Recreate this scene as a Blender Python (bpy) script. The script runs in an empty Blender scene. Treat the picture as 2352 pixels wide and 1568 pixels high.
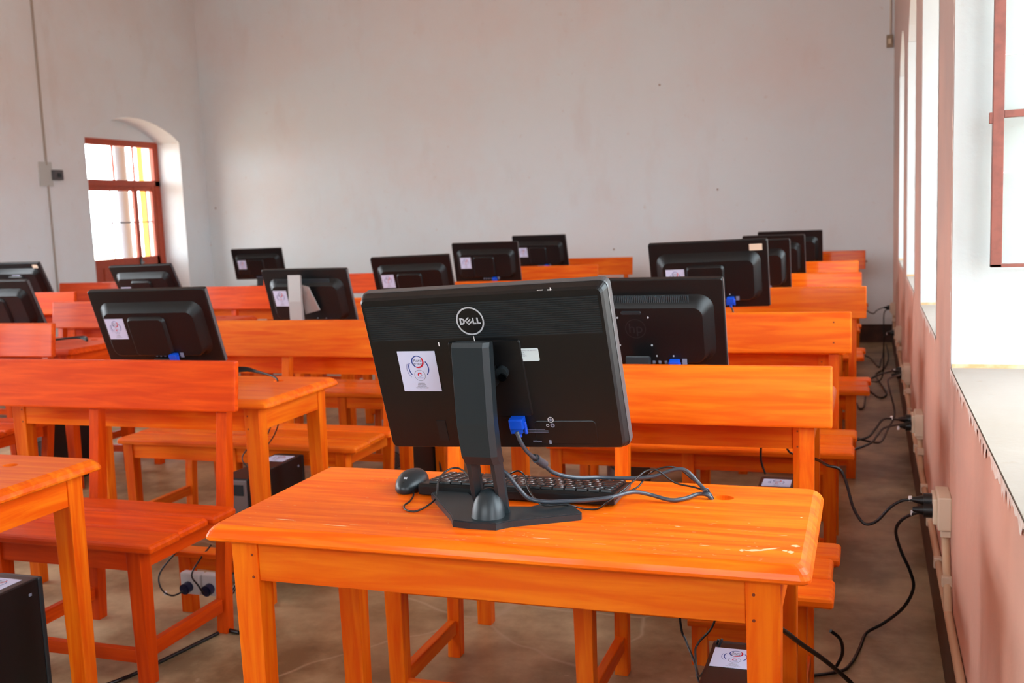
import bpy, bmesh, math, random
from mathutils import Vector, Matrix
random.seed(7)
S=bpy.context.scene; COL=S.collection
PI=math.pi
# ------------------------------------------------------------------ materials
def lin(h):
    h=h.lstrip('#'); c=[int(h[i:i+2],16)/255 for i in (0,2,4)]
    return tuple((x/12.92 if x<=.04045 else ((x+.055)/1.055)**2.4) for x in c)+(1,)
def mat(name,col,rough=.5,metal=0,spec=.5,coat=0,bump=None,noise=None,emis=None,trans=0):
    m=bpy.data.materials.new(name); m.use_nodes=True; nt=m.node_tree; b=nt.nodes['Principled BSDF']
    b.inputs['Base Color'].default_value=lin(col) if isinstance(col,str) else col
    b.inputs['Roughness'].default_value=rough; b.inputs['Metallic'].default_value=metal
    b.inputs['Specular IOR Level'].default_value=spec; b.inputs['Coat Weight'].default_value=coat
    b.inputs['Transmission Weight'].default_value=trans
    tc=nt.nodes.new('ShaderNodeTexCoord')
    if noise:
        sc,amt,c2=noise
        n=nt.nodes.new('ShaderNodeTexNoise'); n.inputs['Scale'].default_value=sc; n.inputs['Detail'].default_value=6
        nt.links.new(tc.outputs['Object'],n.inputs['Vector'])
        r=nt.nodes.new('ShaderNodeMapRange'); r.inputs['From Min'].default_value=.4; r.inputs['From Max'].default_value=.7; r.inputs['To Max'].default_value=amt
        nt.links.new(n.outputs['Fac'],r.inputs['Value'])
        x=nt.nodes.new('ShaderNodeMix'); x.data_type='RGBA'
        x.inputs['A'].default_value=b.inputs['Base Color'].default_value; x.inputs['B'].default_value=lin(c2)
        nt.links.new(r.outputs[0],x.inputs['Factor']); nt.links.new(x.outputs['Result'],b.inputs['Base Color'])
    if bump:
        sc,st=bump
        n=nt.nodes.new('ShaderNodeTexNoise'); n.inputs['Scale'].default_value=sc; n.inputs['Detail'].default_value=5
        nt.links.new(tc.outputs['Object'],n.inputs['Vector'])
        bp=nt.nodes.new('ShaderNodeBump'); bp.inputs['Strength'].default_value=st; bp.inputs['Distance'].default_value=.01
        nt.links.new(n.outputs['Fac'],bp.inputs['Height']); nt.links.new(bp.outputs[0],b.inputs['Normal'])
    return m
def wood(name,axis,c1,c2,c3,rough=.45):
    m=bpy.data.materials.new(name); m.use_nodes=True; nt=m.node_tree; N=nt.nodes; L=nt.links; b=N['Principled BSDF']
    tc=N.new('ShaderNodeTexCoord'); oi=N.new('ShaderNodeObjectInfo')
    sc=[1,1,1]; sc[axis]=.07
    mp=N.new('ShaderNodeMapping'); mp.inputs['Scale'].default_value=sc
    ad=N.new('ShaderNodeVectorMath'); ad.operation='MULTIPLY_ADD'
    cx=N.new('ShaderNodeCombineXYZ')
    for i in range(3): L.new(oi.outputs['Random'],cx.inputs[i])
    ad.inputs[1].default_value=(17,9,13)
    L.new(cx.outputs[0],ad.inputs[0]); L.new(tc.outputs['Object'],ad.inputs[2]); L.new(ad.outputs[0],mp.inputs['Vector'])
    n1=N.new('ShaderNodeTexNoise'); n1.inputs['Scale'].default_value=46; n1.inputs['Detail'].default_value=5; n1.inputs['Distortion'].default_value=.6
    n2=N.new('ShaderNodeTexNoise'); n2.inputs['Scale'].default_value=150; n2.inputs['Detail'].default_value=3
    n3=N.new('ShaderNodeTexNoise'); n3.inputs['Scale'].default_value=6; n3.inputs['Detail'].default_value=2
    for n in (n1,n2,n3): L.new(mp.outputs[0],n.inputs['Vector'])
    r1=N.new('ShaderNodeValToRGB'); r1.color_ramp.elements[0].position=.38; r1.color_ramp.elements[1].position=.66
    r1.color_ramp.elements[0].color=lin(c2); r1.color_ramp.elements[1].color=lin(c1)
    L.new(n1.outputs['Fac'],r1.inputs['Fac'])
    m1=N.new('ShaderNodeMix'); m1.data_type='RGBA'; m1.inputs['B'].default_value=lin(c3)
    mr=N.new('ShaderNodeMapRange'); mr.inputs['From Min'].default_value=.52; mr.inputs['From Max'].default_value=.72; mr.inputs['To Max'].default_value=.3
    L.new(n3.outputs['Fac'],mr.inputs['Value']); L.new(mr.outputs[0],m1.inputs['Factor']); L.new(r1.outputs[0],m1.inputs['A'])
    m2=N.new('ShaderNodeMix'); m2.data_type='RGBA'; m2.inputs['B'].default_value=lin(c2)
    mr2=N.new('ShaderNodeMapRange'); mr2.inputs['From Min'].default_value=.6; mr2.inputs['From Max'].default_value=.75; mr2.inputs['To Max'].default_value=.35
    L.new(n2.outputs['Fac'],mr2.inputs['Value']); L.new(mr2.outputs[0],m2.inputs['Factor']); L.new(m1.outputs['Result'],m2.inputs['A'])
    # board to board tone
    hs=N.new('ShaderNodeHueSaturation'); mv=N.new('ShaderNodeMapRange'); mv.inputs['To Min'].default_value=.86; mv.inputs['To Max'].default_value=1.12
    L.new(oi.outputs['Random'],mv.inputs['Value']); L.new(mv.outputs[0],hs.inputs['Value']); L.new(m2.outputs['Result'],hs.inputs['Color'])
    L.new(hs.outputs[0],b.inputs['Base Color'])
    b.inputs['Roughness'].default_value=rough; b.inputs['Specular IOR Level'].default_value=.14
    b.inputs['Coat Weight'].default_value=.10; b.inputs['Coat Roughness'].default_value=.08
    bp=N.new('ShaderNodeBump'); bp.inputs['Strength'].default_value=.08; bp.inputs['Distance'].default_value=.004
    L.new(n1.outputs['Fac'],bp.inputs['Height']); L.new(bp.outputs[0],b.inputs['Normal'])
    return m
C1,C2,C3='#F2760E','#E25402','#F89030'
WX=wood('varnished_wood_x',0,C1,C2,C3); WY=wood('varnished_wood_y',1,C1,C2,C3); WZ=wood('varnished_wood_z',2,C1,C2,C3)
R1,R2,R3_='#DE4E04','#C63A00','#E8640E'  # redder, darker copies of the varnish: dim light on the left put into colour
RX=wood('shaded_red_wood_x',0,R1,R2,R3_); RY=wood('shaded_red_wood_y',1,R1,R2,R3_); RZ=wood('shaded_red_wood_z',2,R1,R2,R3_)
KNOT=mat('nail_hole','#7A2C08',.6)
SCUFF=mat('bare_wood_scuff','#F2B98C',.6)
BLK=mat('black_plastic','#0A0C0E',.4,spec=.4,bump=(900,.05))
BLK2=mat('dark_grey_plastic','#1E262A',.38,spec=.45)
SATIN=mat('satin_edge_plastic','#4A4A4C',.35,spec=.6)
FINM=mat('fin_plastic','#39444A',.35)
GLOSS=mat('screen_glass','#050608',.08)
GREYM=mat('light_grey_logo','#B9BEC4',.4)
SILV=mat('silver_plastic','#A9A5A2',.35,metal=.3)
PAPER=mat('sticker_paper','#CDD3EE',.6)
BLUEI=mat('ink_blue','#1D3E8E',.6); REDI=mat('ink_red','#C8102E',.6); BLKI=mat('ink_black','#23242C',.6)
GREYI=mat('ink_grey','#7B8296',.6)
PALE=mat('pale_sticker','#CFE0E4',.45); BEIGE=mat('beige_sticker','#E3CDB4',.6)
VGAB=mat('blue_plug','#0A4FD0',.35)
CAB=mat('black_cable','#0E0F12',.38); CABG=mat('grey_cable','#3E454E',.32)
PLUGK=mat('black_plug','#08080B',.4); WPL=mat('white_plastic','#DADFE0',.4); NAVY=mat('navy_plug','#10123A',.3)
CREAM=mat('cream_plastic','#D9C6AE',.45); CONDM=mat('cream_conduit','#CDAE8E',.45)
METAL=mat('galvanised_metal','#8C9094',.35,metal=.8)
REDP=mat('red_oxide_paint','#B2431F',.45,noise=(30,.5,'#96301A'))
GREYP=mat('grey_paint','#5C5C68',.6)
YEL=mat('yellow_wall_paint','#E8A030',.8)
OUTG=mat('pale_earth','#C9B09A',.95,noise=(2,.6,'#B99C84'))
TAG=mat('white_tag','#E8E6E6',.6)
def glassmat():
    m=bpy.data.materials.new('window_glass'); m.use_nodes=True; nt=m.node_tree; N=nt.nodes
    for n in list(N): N.remove(n)
    o=N.new('ShaderNodeOutputMaterial'); t=N.new('ShaderNodeBsdfTransparent'); g=N.new('ShaderNodeBsdfGlossy'); g.inputs['Roughness'].default_value=.03
    t.inputs['Color'].default_value=(.97,.99,.98,1)
    x=N.new('ShaderNodeMixShader'); x.inputs[0].default_value=.05
    nt.links.new(t.outputs[0],x.inputs[1]); nt.links.new(g.outputs[0],x.inputs[2]); nt.links.new(x.outputs[0],o.inputs[0])
    return m
GLASS=glassmat(); DIMGLASS=glassmat(); DIMGLASS.name='dimming_glass'
for n in DIMGLASS.node_tree.nodes:
    if n.type=='BSDF_TRANSPARENT': n.inputs['Color'].default_value=(.72,.78,.80,1)  # grey tint added to weaken daylight from the right windows
def wallmat(name,base,stain,stain2,low_bounce=None):
    m=bpy.data.materials.new(name); m.use_nodes=True; nt=m.node_tree; N=nt.nodes; L=nt.links; b=N['Principled BSDF']
    tc=N.new('ShaderNodeTexCoord')
    def mixn(src,scale,lo,hi,amt,col,detail=8,stretch=None):
        n=N.new('ShaderNodeTexNoise'); n.inputs['Scale'].default_value=scale; n.inputs['Detail'].default_value=detail; n.inputs['Roughness'].default_value=.6
        if stretch:
            mp=N.new('ShaderNodeMapping'); mp.inputs['Scale'].default_value=stretch; L.new(tc.outputs['Object'],mp.inputs[0]); L.new(mp.outputs[0],n.inputs['Vector'])
        else: L.new(tc.outputs['Object'],n.inputs['Vector'])
        r=N.new('ShaderNodeMapRange'); r.inputs['From Min'].default_value=lo; r.inputs['From Max'].default_value=hi; r.inputs['To Max'].default_value=amt
        L.new(n.outputs['Fac'],r.inputs['Value'])
        x=N.new('ShaderNodeMix'); x.data_type='RGBA'; x.inputs['B'].default_value=lin(col)
        if isinstance(src,str): x.inputs['A'].default_value=lin(src)
        else: L.new(src,x.inputs['A'])
        L.new(r.outputs[0],x.inputs['Factor']); return x.outputs['Result']
    c=mixn(base,.7,.45,.7,.55,stain)
    c=mixn(c,3.0,.57,.78,.22,stain2,stretch=(1,1,.4))
    c=mixn(c,14,.66,.74,.35,stain2)
    if low_bounce:
        # warm bounce light painted into the colour, salmon towards the floor
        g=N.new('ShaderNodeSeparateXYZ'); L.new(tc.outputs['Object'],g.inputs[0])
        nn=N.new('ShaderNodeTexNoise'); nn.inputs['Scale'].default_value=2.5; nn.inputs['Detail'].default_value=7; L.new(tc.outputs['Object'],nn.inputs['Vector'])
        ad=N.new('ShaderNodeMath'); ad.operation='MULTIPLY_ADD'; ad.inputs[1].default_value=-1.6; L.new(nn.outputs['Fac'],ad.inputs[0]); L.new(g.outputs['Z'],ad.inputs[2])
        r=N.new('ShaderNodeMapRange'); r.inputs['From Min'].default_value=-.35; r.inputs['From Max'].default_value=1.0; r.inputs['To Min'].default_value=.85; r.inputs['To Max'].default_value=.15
        L.new(ad.outputs[0],r.inputs['Value']); x=N.new('ShaderNodeMix'); x.data_type='RGBA'; x.inputs['B'].default_value=lin(low_bounce); L.new(c,x.inputs['A']); L.new(r.outputs[0],x.inputs['Factor']); c=x.outputs['Result']
    L.new(c,b.inputs['Base Color'])
    b.inputs['Roughness'].default_value=.75; b.inputs['Specular IOR Level'].default_value=.25
    n=N.new('ShaderNodeTexNoise'); n.inputs['Scale'].default_value=9; n.inputs['Detail'].default_value=9
    L.new(tc.outputs['Object'],n.inputs['Vector'])
    bp=N.new('ShaderNodeBump'); bp.inputs['Strength'].default_value=.25; bp.inputs['Distance'].default_value=.02
    L.new(n.outputs['Fac'],bp.inputs['Height']); L.new(bp.outputs[0],b.inputs['Normal'])
    return m
WALLB=wallmat('back_wall_plaster','#DDE2E4','#E2D0C9','#CDB0A2')
WALLL=wallmat('left_wall_plaster','#E4EAEE','#E0D2CC','#C2A894')
WALLR=wallmat('right_wall_salmon_plaster','#A3948F','#AE978A','#A88472',low_bounce='#E6B09A')
REVEAL=wallmat('whitewashed_reveal','#B9BCBB','#B4B4B0','#A89E8E')
SILLM=wallmat('dusty_sill','#9C9086','#948676','#88725C')
CHIP=mat('chipped_whitewash','#EDE4DC',.8,noise=(60,.6,'#C9A088'))
OCH=mat('ochre_dirt','#C89A6A',.9,noise=(25,.7,'#E0C8AC'))
SKIRT=mat('dark_brown_skirting','#3A1F12',.5,noise=(12,.7,'#5A3522'))
CEILM=mat('whitewashed_ceiling','#E8E2DE',.9)
def floormat():
    m=bpy.data.materials.new('polished_concrete'); m.use_nodes=True; nt=m.node_tree; N=nt.nodes; L=nt.links; b=N['Principled BSDF']
    tc=N.new('ShaderNodeTexCoord')
    def noise(s,d=8,v=None):
        n=N.new('ShaderNodeTexNoise'); n.inputs['Scale'].default_value=s; n.inputs['Detail'].default_value=d; n.inputs['Roughness'].default_value=.65
        L.new(tc.outputs['Object'],n.inputs['Vector']); return n.outputs['Fac']
    r=N.new('ShaderNodeValToRGB'); e=r.color_ramp.elements; e[0].position=.40; e[0].color=lin('#7A6446'); e[1].position=.64; e[1].color=lin('#BFA984')
    L.new(noise(2.2),r.inputs['Fac'])
    x=N.new('ShaderNodeMix'); x.data_type='RGBA'; x.inputs['B'].default_value=lin('#86664A'); mr=N.new('ShaderNodeMapRange'); mr.inputs['From Min'].default_value=.5; mr.inputs['From Max'].default_value=.7; mr.inputs['To Max'].default_value=.6
    L.new(noise(.9,4),mr.inputs['Value']); L.new(mr.outputs[0],x.inputs['Factor']); L.new(r.outputs[0],x.inputs['A'])
    y=N.new('ShaderNodeMix'); y.data_type='RGBA'; y.inputs['B'].default_value=lin('#C9B79C'); mr2=N.new('ShaderNodeMapRange'); mr2.inputs['From Min'].default_value=.66; mr2.inputs['From Max'].default_value=.74; mr2.inputs['To Max'].default_value=.5
    L.new(noise(24,6),mr2.inputs['Value']); L.new(mr2.outputs[0],y.inputs['Factor']); L.new(x.outputs['Result'],y.inputs['A'])
    # hairline cracks
    v=N.new('ShaderNodeTexVoronoi'); v.feature='DISTANCE_TO_EDGE'; v.inputs['Scale'].default_value=.55
    dn=N.new('ShaderNodeTexNoise'); dn.inputs['Scale'].default_value=3; mx=N.new('ShaderNodeMix'); mx.data_type='VECTOR'; mx.inputs['Factor'].default_value=.12
    L.new(tc.outputs['Object'],dn.inputs['Vector']); L.new(tc.outputs['Object'],mx.inputs['A']); L.new(dn.outputs['Color'],mx.inputs['B']); L.new(mx.outputs['Result'],v.inputs['Vector'])
    cr=N.new('ShaderNodeMapRange'); cr.inputs['From Min'].default_value=0; cr.inputs['From Max'].default_value=.004; cr.inputs['To Min'].default_value=.6; cr.inputs['To Max'].default_value=0
    L.new(v.outputs['Distance'],cr.inputs['Value'])
    z=N.new('ShaderNodeMix'); z.data_type='RGBA'; z.inputs['B'].default_value=lin('#B9A489'); L.new(cr.outputs[0],z.inputs['Factor']); L.new(y.outputs['Result'],z.inputs['A'])
    L.new(z.outputs['Result'],b.inputs['Base Color'])
    b.inputs['Roughness'].default_value=.42
    return m
FLOORM=floormat()
# ------------------------------------------------------------------ mesh helpers
class MB:
    def __init__(s): s.v=[]; s.f=[]; s.m=[]; s.mats=[]; s.sm=[]
    def mi(s,m):
        if m not in s.mats: s.mats.append(m)
        return s.mats.index(m)
    def add(s,vs,fs,m,M=None,smooth=False):
        o=len(s.v); i=s.mi(m)
        s.v+= [tuple(M@Vector(v)) if M else tuple(v) for v in vs]
        for f in fs: s.f.append([o+k for k in f]); s.m.append(i); s.sm.append(smooth)
        return s
    def box(s,lo,hi,m,bev=0,M=None):
        if bev<=0:
            x0,y0,z0=lo; x1,y1,z1=hi
            vs=[(x0,y0,z0),(x1,y0,z0),(x1,y1,z0),(x0,y1,z0),(x0,y0,z1),(x1,y0,z1),(x1,y1,z1),(x0,y1,z1)]
            return s.add(vs,[(0,3,2,1),(4,5,6,7),(0,1,5,4),(1,2,6,5),(2,3,7,6),(3,0,4,7)],m,M)
        bm=bmesh.new(); bmesh.ops.create_cube(bm,size=1)
        for v in bm.verts:
            v.co=Vector([(lo[k]+hi[k])/2+v.co[k]*(hi[k]-lo[k]) for k in range(3)])
        bmesh.ops.bevel(bm,geom=list(bm.edges),offset=bev,segments=2,profile=.6,affect='EDGES')
        return s.frombm(bm,m,M)
    def frombm(s,bm,m,M=None,smooth=False):
        bm.verts.index_update()
        s.add([v.co[:] for v in bm.verts],[[v.index for v in f.verts] for f in bm.faces],m,M,smooth); bm.free(); return s
    def hexa(s,a,b,m,bev=0):
        # a: 4 pts bottom, b: 4 pts top (same winding)
        bm=bmesh.new(); A=[bm.verts.new(p) for p in a]; B=[bm.verts.new(p) for p in b]
        bm.faces.new(A[::-1]); bm.faces.new(B)
        for i in range(4): bm.faces.new([A[i],A[(i+1)%4],B[(i+1)%4],B[i]])
        bmesh.ops.recalc_face_normals(bm,faces=bm.faces)
        if bev: bmesh.ops.bevel(bm,geom=list(bm.edges),offset=bev,segments=2,profile=.6,affect='EDGES')
        return s.frombm(bm,m)
    def loft(s,loops,m,M=None,cap0=True,cap1=True,smooth=False):
        n=len(loops[0]); vs=[p for l in loops for p in l]; fs=[]
        for k in range(len(loops)-1):
            for i in range(n):
                j=(i+1)%n; fs.append((k*n+i,k*n+j,(k+1)*n+j,(k+1)*n+i))
        s.add(vs,fs,m,M,smooth)
        if cap0: s.add(loops[0],[tuple(range(n))[::-1]],m,M)
        if cap1: s.add(loops[-1],[tuple(range(n))],m,M)
        return s
    def prism(s,pts,axis,a,b,m,M=None,bev=0):
        def P(p,t):
            l=list(p); l.insert(axis,t); return tuple(l)
        bm=bmesh.new(); A=[bm.verts.new(P(p,a)) for p in pts]; B=[bm.verts.new(P(p,b)) for p in pts]
        n=len(pts); bm.faces.new(A); bm.faces.new(B[::-1])
        for i in range(n): bm.faces.new([A[i],B[i],B[(i+1)%n],A[(i+1)%n]])
        bmesh.ops.recalc_face_normals(bm,faces=bm.faces)
        if bev: bmesh.ops.bevel(bm,geom=list(bm.edges),offset=bev,segments=2,profile=.6,affect='EDGES')
        return s.frombm(bm,m,M)
    def tube(s,pts,r,m,n=8,res=6,M=None):
        P=[Vector(p) for p in pts]; Q=[]
        for i in range(len(P)-1):
            p0=P[max(i-1,0)];p1=P[i];p2=P[i+1];p3=P[min(i+2,len(P)-1)]
            for k in range(res):
                t=k/res
                Q.append(.5*((2*p1)+(-p0+p2)*t+(2*p0-5*p1+4*p2-p3)*t*t+(-p0+3*p1-3*p2+p3)*t**3))
        Q.append(P[-1]); loops=[]; up=None
        for i,q in enumerate(Q):
            d=(Q[min(i+1,len(Q)-1)]-Q[max(i-1,0)])
            if d.length<1e-9: d=Vector((0,0,1))
            d.normalize()
            if up is None: up=d.orthogonal().normalized()
            up=(up-d*up.dot(d))
            if up.length<1e-6: up=d.orthogonal()
            up.normalize(); sd=d.cross(up)
            loops.append([tuple(q+(up*math.cos(a)+sd*math.sin(a))*r) for a in [2*PI*k/n for k in range(n)]])
        return s.loft(loops,m,M,smooth=True)
    def cyl(s,p0,p1,r0,m,r1=None,n=20,M=None,smooth=True):
        r1=r0 if r1 is None else r1
        a=Vector(p0);b=Vector(p1);d=(b-a).normalized();u=d.orthogonal().normalized();w=d.cross(u)
        L=[[tuple(c+(u*math.cos(t)+w*math.sin(t))*r) for t in [2*PI*k/n for k in range(n)]] for c,r in((a,r0),(b,r1))]
        return s.loft(L,m,M,smooth=smooth)
    def build(s,name,parent=None,auto=True):
        me=bpy.data.meshes.new(name); me.from_pydata(s.v,[],s.f)
        for m in s.mats: me.materials.append(m)
        for p,i,sm in zip(me.polygons,s.m,s.sm): p.material_index=i; p.use_smooth=sm
        me.update(); o=bpy.data.objects.new(name,me); COL.objects.link(o)
        if parent is not None: o.parent=parent
        return o
def rrect(w,h,r,n=5,cx=0,cy=0):
    r=min(r,w/2-1e-5,h/2-1e-5); out=[]
    for (sx,sy,a0) in ((1,-1,-PI/2),(1,1,0),(-1,1,PI/2),(-1,-1,PI)):
        for k in range(n+1):
            a=a0+PI/2*k/n; out.append((cx+sx*(w/2-r)+r*math.cos(a),cy+sy*(h/2-r)+r*math.sin(a)))
    return out
def empty(name,loc,rz=0,label=None,cat=None,group=None):
    o=bpy.data.objects.new(name,None); COL.objects.link(o); o.empty_display_size=.1
    o.location=loc; o.rotation_euler=(0,0,rz)
    tag(o,label,cat,group); return o
def tag(o,label=None,cat=None,group=None,kind=None):
    if label: o['label']=label
    if cat: o['category']=cat
    if group: o['group']=group
    if kind: o['kind']=kind
    return o
def struct(mb,name,label=None):
    o=mb.build(name); o['kind']='structure'; o['label']=label or name.replace('_',' '); o['category']='room'; return o
def dup(root,loc,rz=0,label=None,group=None,name=None):
    def cp(o,par):
        c=o.copy(); COL.objects.link(c); c.parent=par
        for ch in [x for x in bpy.data.objects if x.parent==o]: cp(ch,c)
        return c
    r=cp(root,None); r.location=loc; r.rotation_euler=(0,0,rz)
    if label: r['label']=label
    if group: r['group']=group
    return r
# text to flat mesh (x,y in text plane) -> verts, faces
def textgeo(t,size,align='CENTER'):
    cu=bpy.data.curves.new('t','FONT'); cu.body=t; cu.size=size; cu.align_x=align; cu.align_y='CENTER'; cu.resolution_u=3
    o=bpy.data.objects.new('t',cu); COL.objects.link(o)
    dg=bpy.context.evaluated_depsgraph_get(); me=bpy.data.meshes.new_from_object(o.evaluated_get(dg))
    v=[tuple(x.co) for x in me.vertices]; f=[tuple(p.vertices) for p in me.polygons]
    bpy.data.objects.remove(o); bpy.data.curves.remove(cu); bpy.data.meshes.remove(me)
    return v,f
TX={}
def text(mb,t,size,pos,m,M,align='CENTER'):
    k=(t,align)
    if k not in TX: TX[k]=textgeo(t,1.0,align)
    v,f=TX[k]; mb.add([(pos[0]+a[0]*size,pos[1]+a[1]*size,pos[2]) for a in v],f,m,M)
def ring(mb,c,r0,r1,a0,a1,z,m,M,n=24,off=(0,0)):
    vs=[];fs=[]
    for k in range(n+1):
        a=a0+(a1-a0)*k/n
        vs.append((c[0]+r1*math.cos(a),c[1]+r1*math.sin(a),z)); vs.append((c[0]+off[0]+r0*math.cos(a),c[1]+off[1]+r0*math.sin(a),z))
    for k in range(n): fs.append((2*k,2*k+2,2*k+3,2*k+1))
    mb.add(vs,fs,m,M)
def aura_label(w,h,M,shadow=0):
    """paper label w x h with the round two colour emblem, in plane XY of M"""
    mb=MB(); mb.box((-w/2,-h/2,-.0003),(w/2,h/2,.0004),PAPER,M=M)
    k=min(w,h*.85)
    z=.0006; c=(0,h*.24)
    ring(mb,c,.155*k,.18*k,PI*.25,PI*1.35,z,BLUEI,M,off=(.006*k,0)); ring(mb,c,.15*k,.185*k,-PI*.62,PI*.22,z,REDI,M,off=(-.010*k,.004*k))
    text(mb,'Aura',.125*k,(0,c[1]+.035*k,z),BLKI,M); text(mb,'group',.115*k,(0,c[1]-.055*k,z),BLKI,M)
    ring(mb,(0,h*.08),.29*k,.31*k,-PI*.22,PI*.22,z,BLUEI,M,off=(-.012*k,0)); ring(mb,(0,h*.08),.285*k,.305*k,PI*.82,PI*1.22,z,BLUEI,M,off=(.01*k,0))
    ring(mb,(-.02*k,h*.06),.33*k,.342*k,PI*.85,PI*1.25,z,BLUEI,M)
    c2=(.0,-h*.10)
    ring(mb,c2,.152*k,.165*k,0,2*PI,z,GREYI,M); ring(mb,(c2[0],c2[1]+.02*k),.03*k,.065*k,PI*.1,PI*1.2,z,REDI,M,n=14); ring(mb,(c2[0]+.005*k,c2[1]+.02*k),.045*k,.06*k,-PI*.8,0,z,GREYI,M,n=12)
    mb.box((c2[0]-.09*k,c2[1]-.082*k,z-.0001),(c2[0]+.09*k,c2[1]-.07*k,z+.0001),BLUEI,M=M)
    for i,t in enumerate(('LEARNING','FOR TODAY','AND BEYOND','FOR TECHNOLOGY')):
        text(mb,t,.042*k,(0,-h*.30-i*.045*k,z),BLKI,M)
    return mb
# ------------------------------------------------------------------ camera
CY,CP,CR,CH,CF=0.3337318973799517,0.12160340582465133,-0.03964382094468018,1.3174839086531231,2387.94
F=Vector((-math.sin(CY)*math.cos(CP),math.cos(CY)*math.cos(CP),-math.sin(CP)))
R=Vector((math.cos(CY),math.sin(CY),0)); U=R.cross(F)
R2=R*math.cos(CR)+U*math.sin(CR); U2=-R*math.sin(CR)+U*math.cos(CR)
cam=bpy.data.cameras.new('camera'); co=bpy.data.objects.new('camera',cam); COL.objects.link(co)
co.matrix_world=Matrix(((R2.x,U2.x,-F.x,0),(R2.y,U2.y,-F.y,0),(R2.z,U2.z,-F.z,CH),(0,0,0,1)))
cam.sensor_width=36; cam.lens=CF/2352*36; cam.clip_start=.05
cam.dof.use_dof=True; cam.dof.focus_distance=2.0; cam.dof.aperture_fstop=7.0
S.camera=co
# ------------------------------------------------------------------ room
XR,XL,YB,YN,HC=.2057,-7.1376,10.2,-4.0,4.6
WT=.5   # wall thickness
m=MB(); m.box((XL-.9,YN-.5,-.1),(XR+.6,YB+.5,0),FLOORM); struct(m,'floor','worn brown concrete floor')
m=MB(); m.box((XL-WT,YN-.4,HC),(XR+WT,YB+.4,HC+.1),CEILM); struct(m,'ceiling')
m=MB(); m.box((XL-WT,YB,0),(XR+WT,YB+.4,HC),WALLB); struct(m,'wall_back','pale stained plaster back wall')
# right wall with arched window openings
WW=1.1; wins=[1.85,3.63,5.40,7.17,.08,-1.69,-3.45]
wins=sorted([2.96-1.45]+[w for w in wins if w!=1.85]); ZS,ZT=.862,2.2
def arched_lintel(mb,x0,x1,y0,y1,zt,rise,top,mm,mi_):
    n=12; pts=[(y0,top),(y0,zt)]
    for k in range(1,n): 
        t=k/n; pts.append((y0+(y1-y0)*t,zt+rise*math.sin(PI*t)**.8))
    pts+=[(y1,zt),(y1,top)]
    # front face + underside
    for x,fl in ((x0,0),(x1,1)):
        for k in range(1,len(pts)-2):
            a,b=pts[k],pts[k+1]; q=[(x,a[0],a[1]),(x,b[0],b[1]),(x,b[0],top),(x,a[0],top)]
            mb.add(q,[(0,1,2,3) if fl else (3,2,1,0)],mm)
    for k in range(1,len(pts)-2):
        a,b=pts[k],pts[k+1]; mb.add([(x0,a[0],a[1]),(x1,a[0],a[1]),(x1,b[0],b[1]),(x0,b[0],b[1])],[(0,1,2,3)],mi_)
m=MB(); y=YN
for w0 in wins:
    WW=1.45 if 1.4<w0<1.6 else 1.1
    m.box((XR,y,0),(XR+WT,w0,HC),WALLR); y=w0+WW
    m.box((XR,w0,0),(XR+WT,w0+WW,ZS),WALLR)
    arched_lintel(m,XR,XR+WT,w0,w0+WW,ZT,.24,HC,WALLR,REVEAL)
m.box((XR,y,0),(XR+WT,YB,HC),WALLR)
struct(m,'wall_right','pink plaster wall with deep window recesses')
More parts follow.
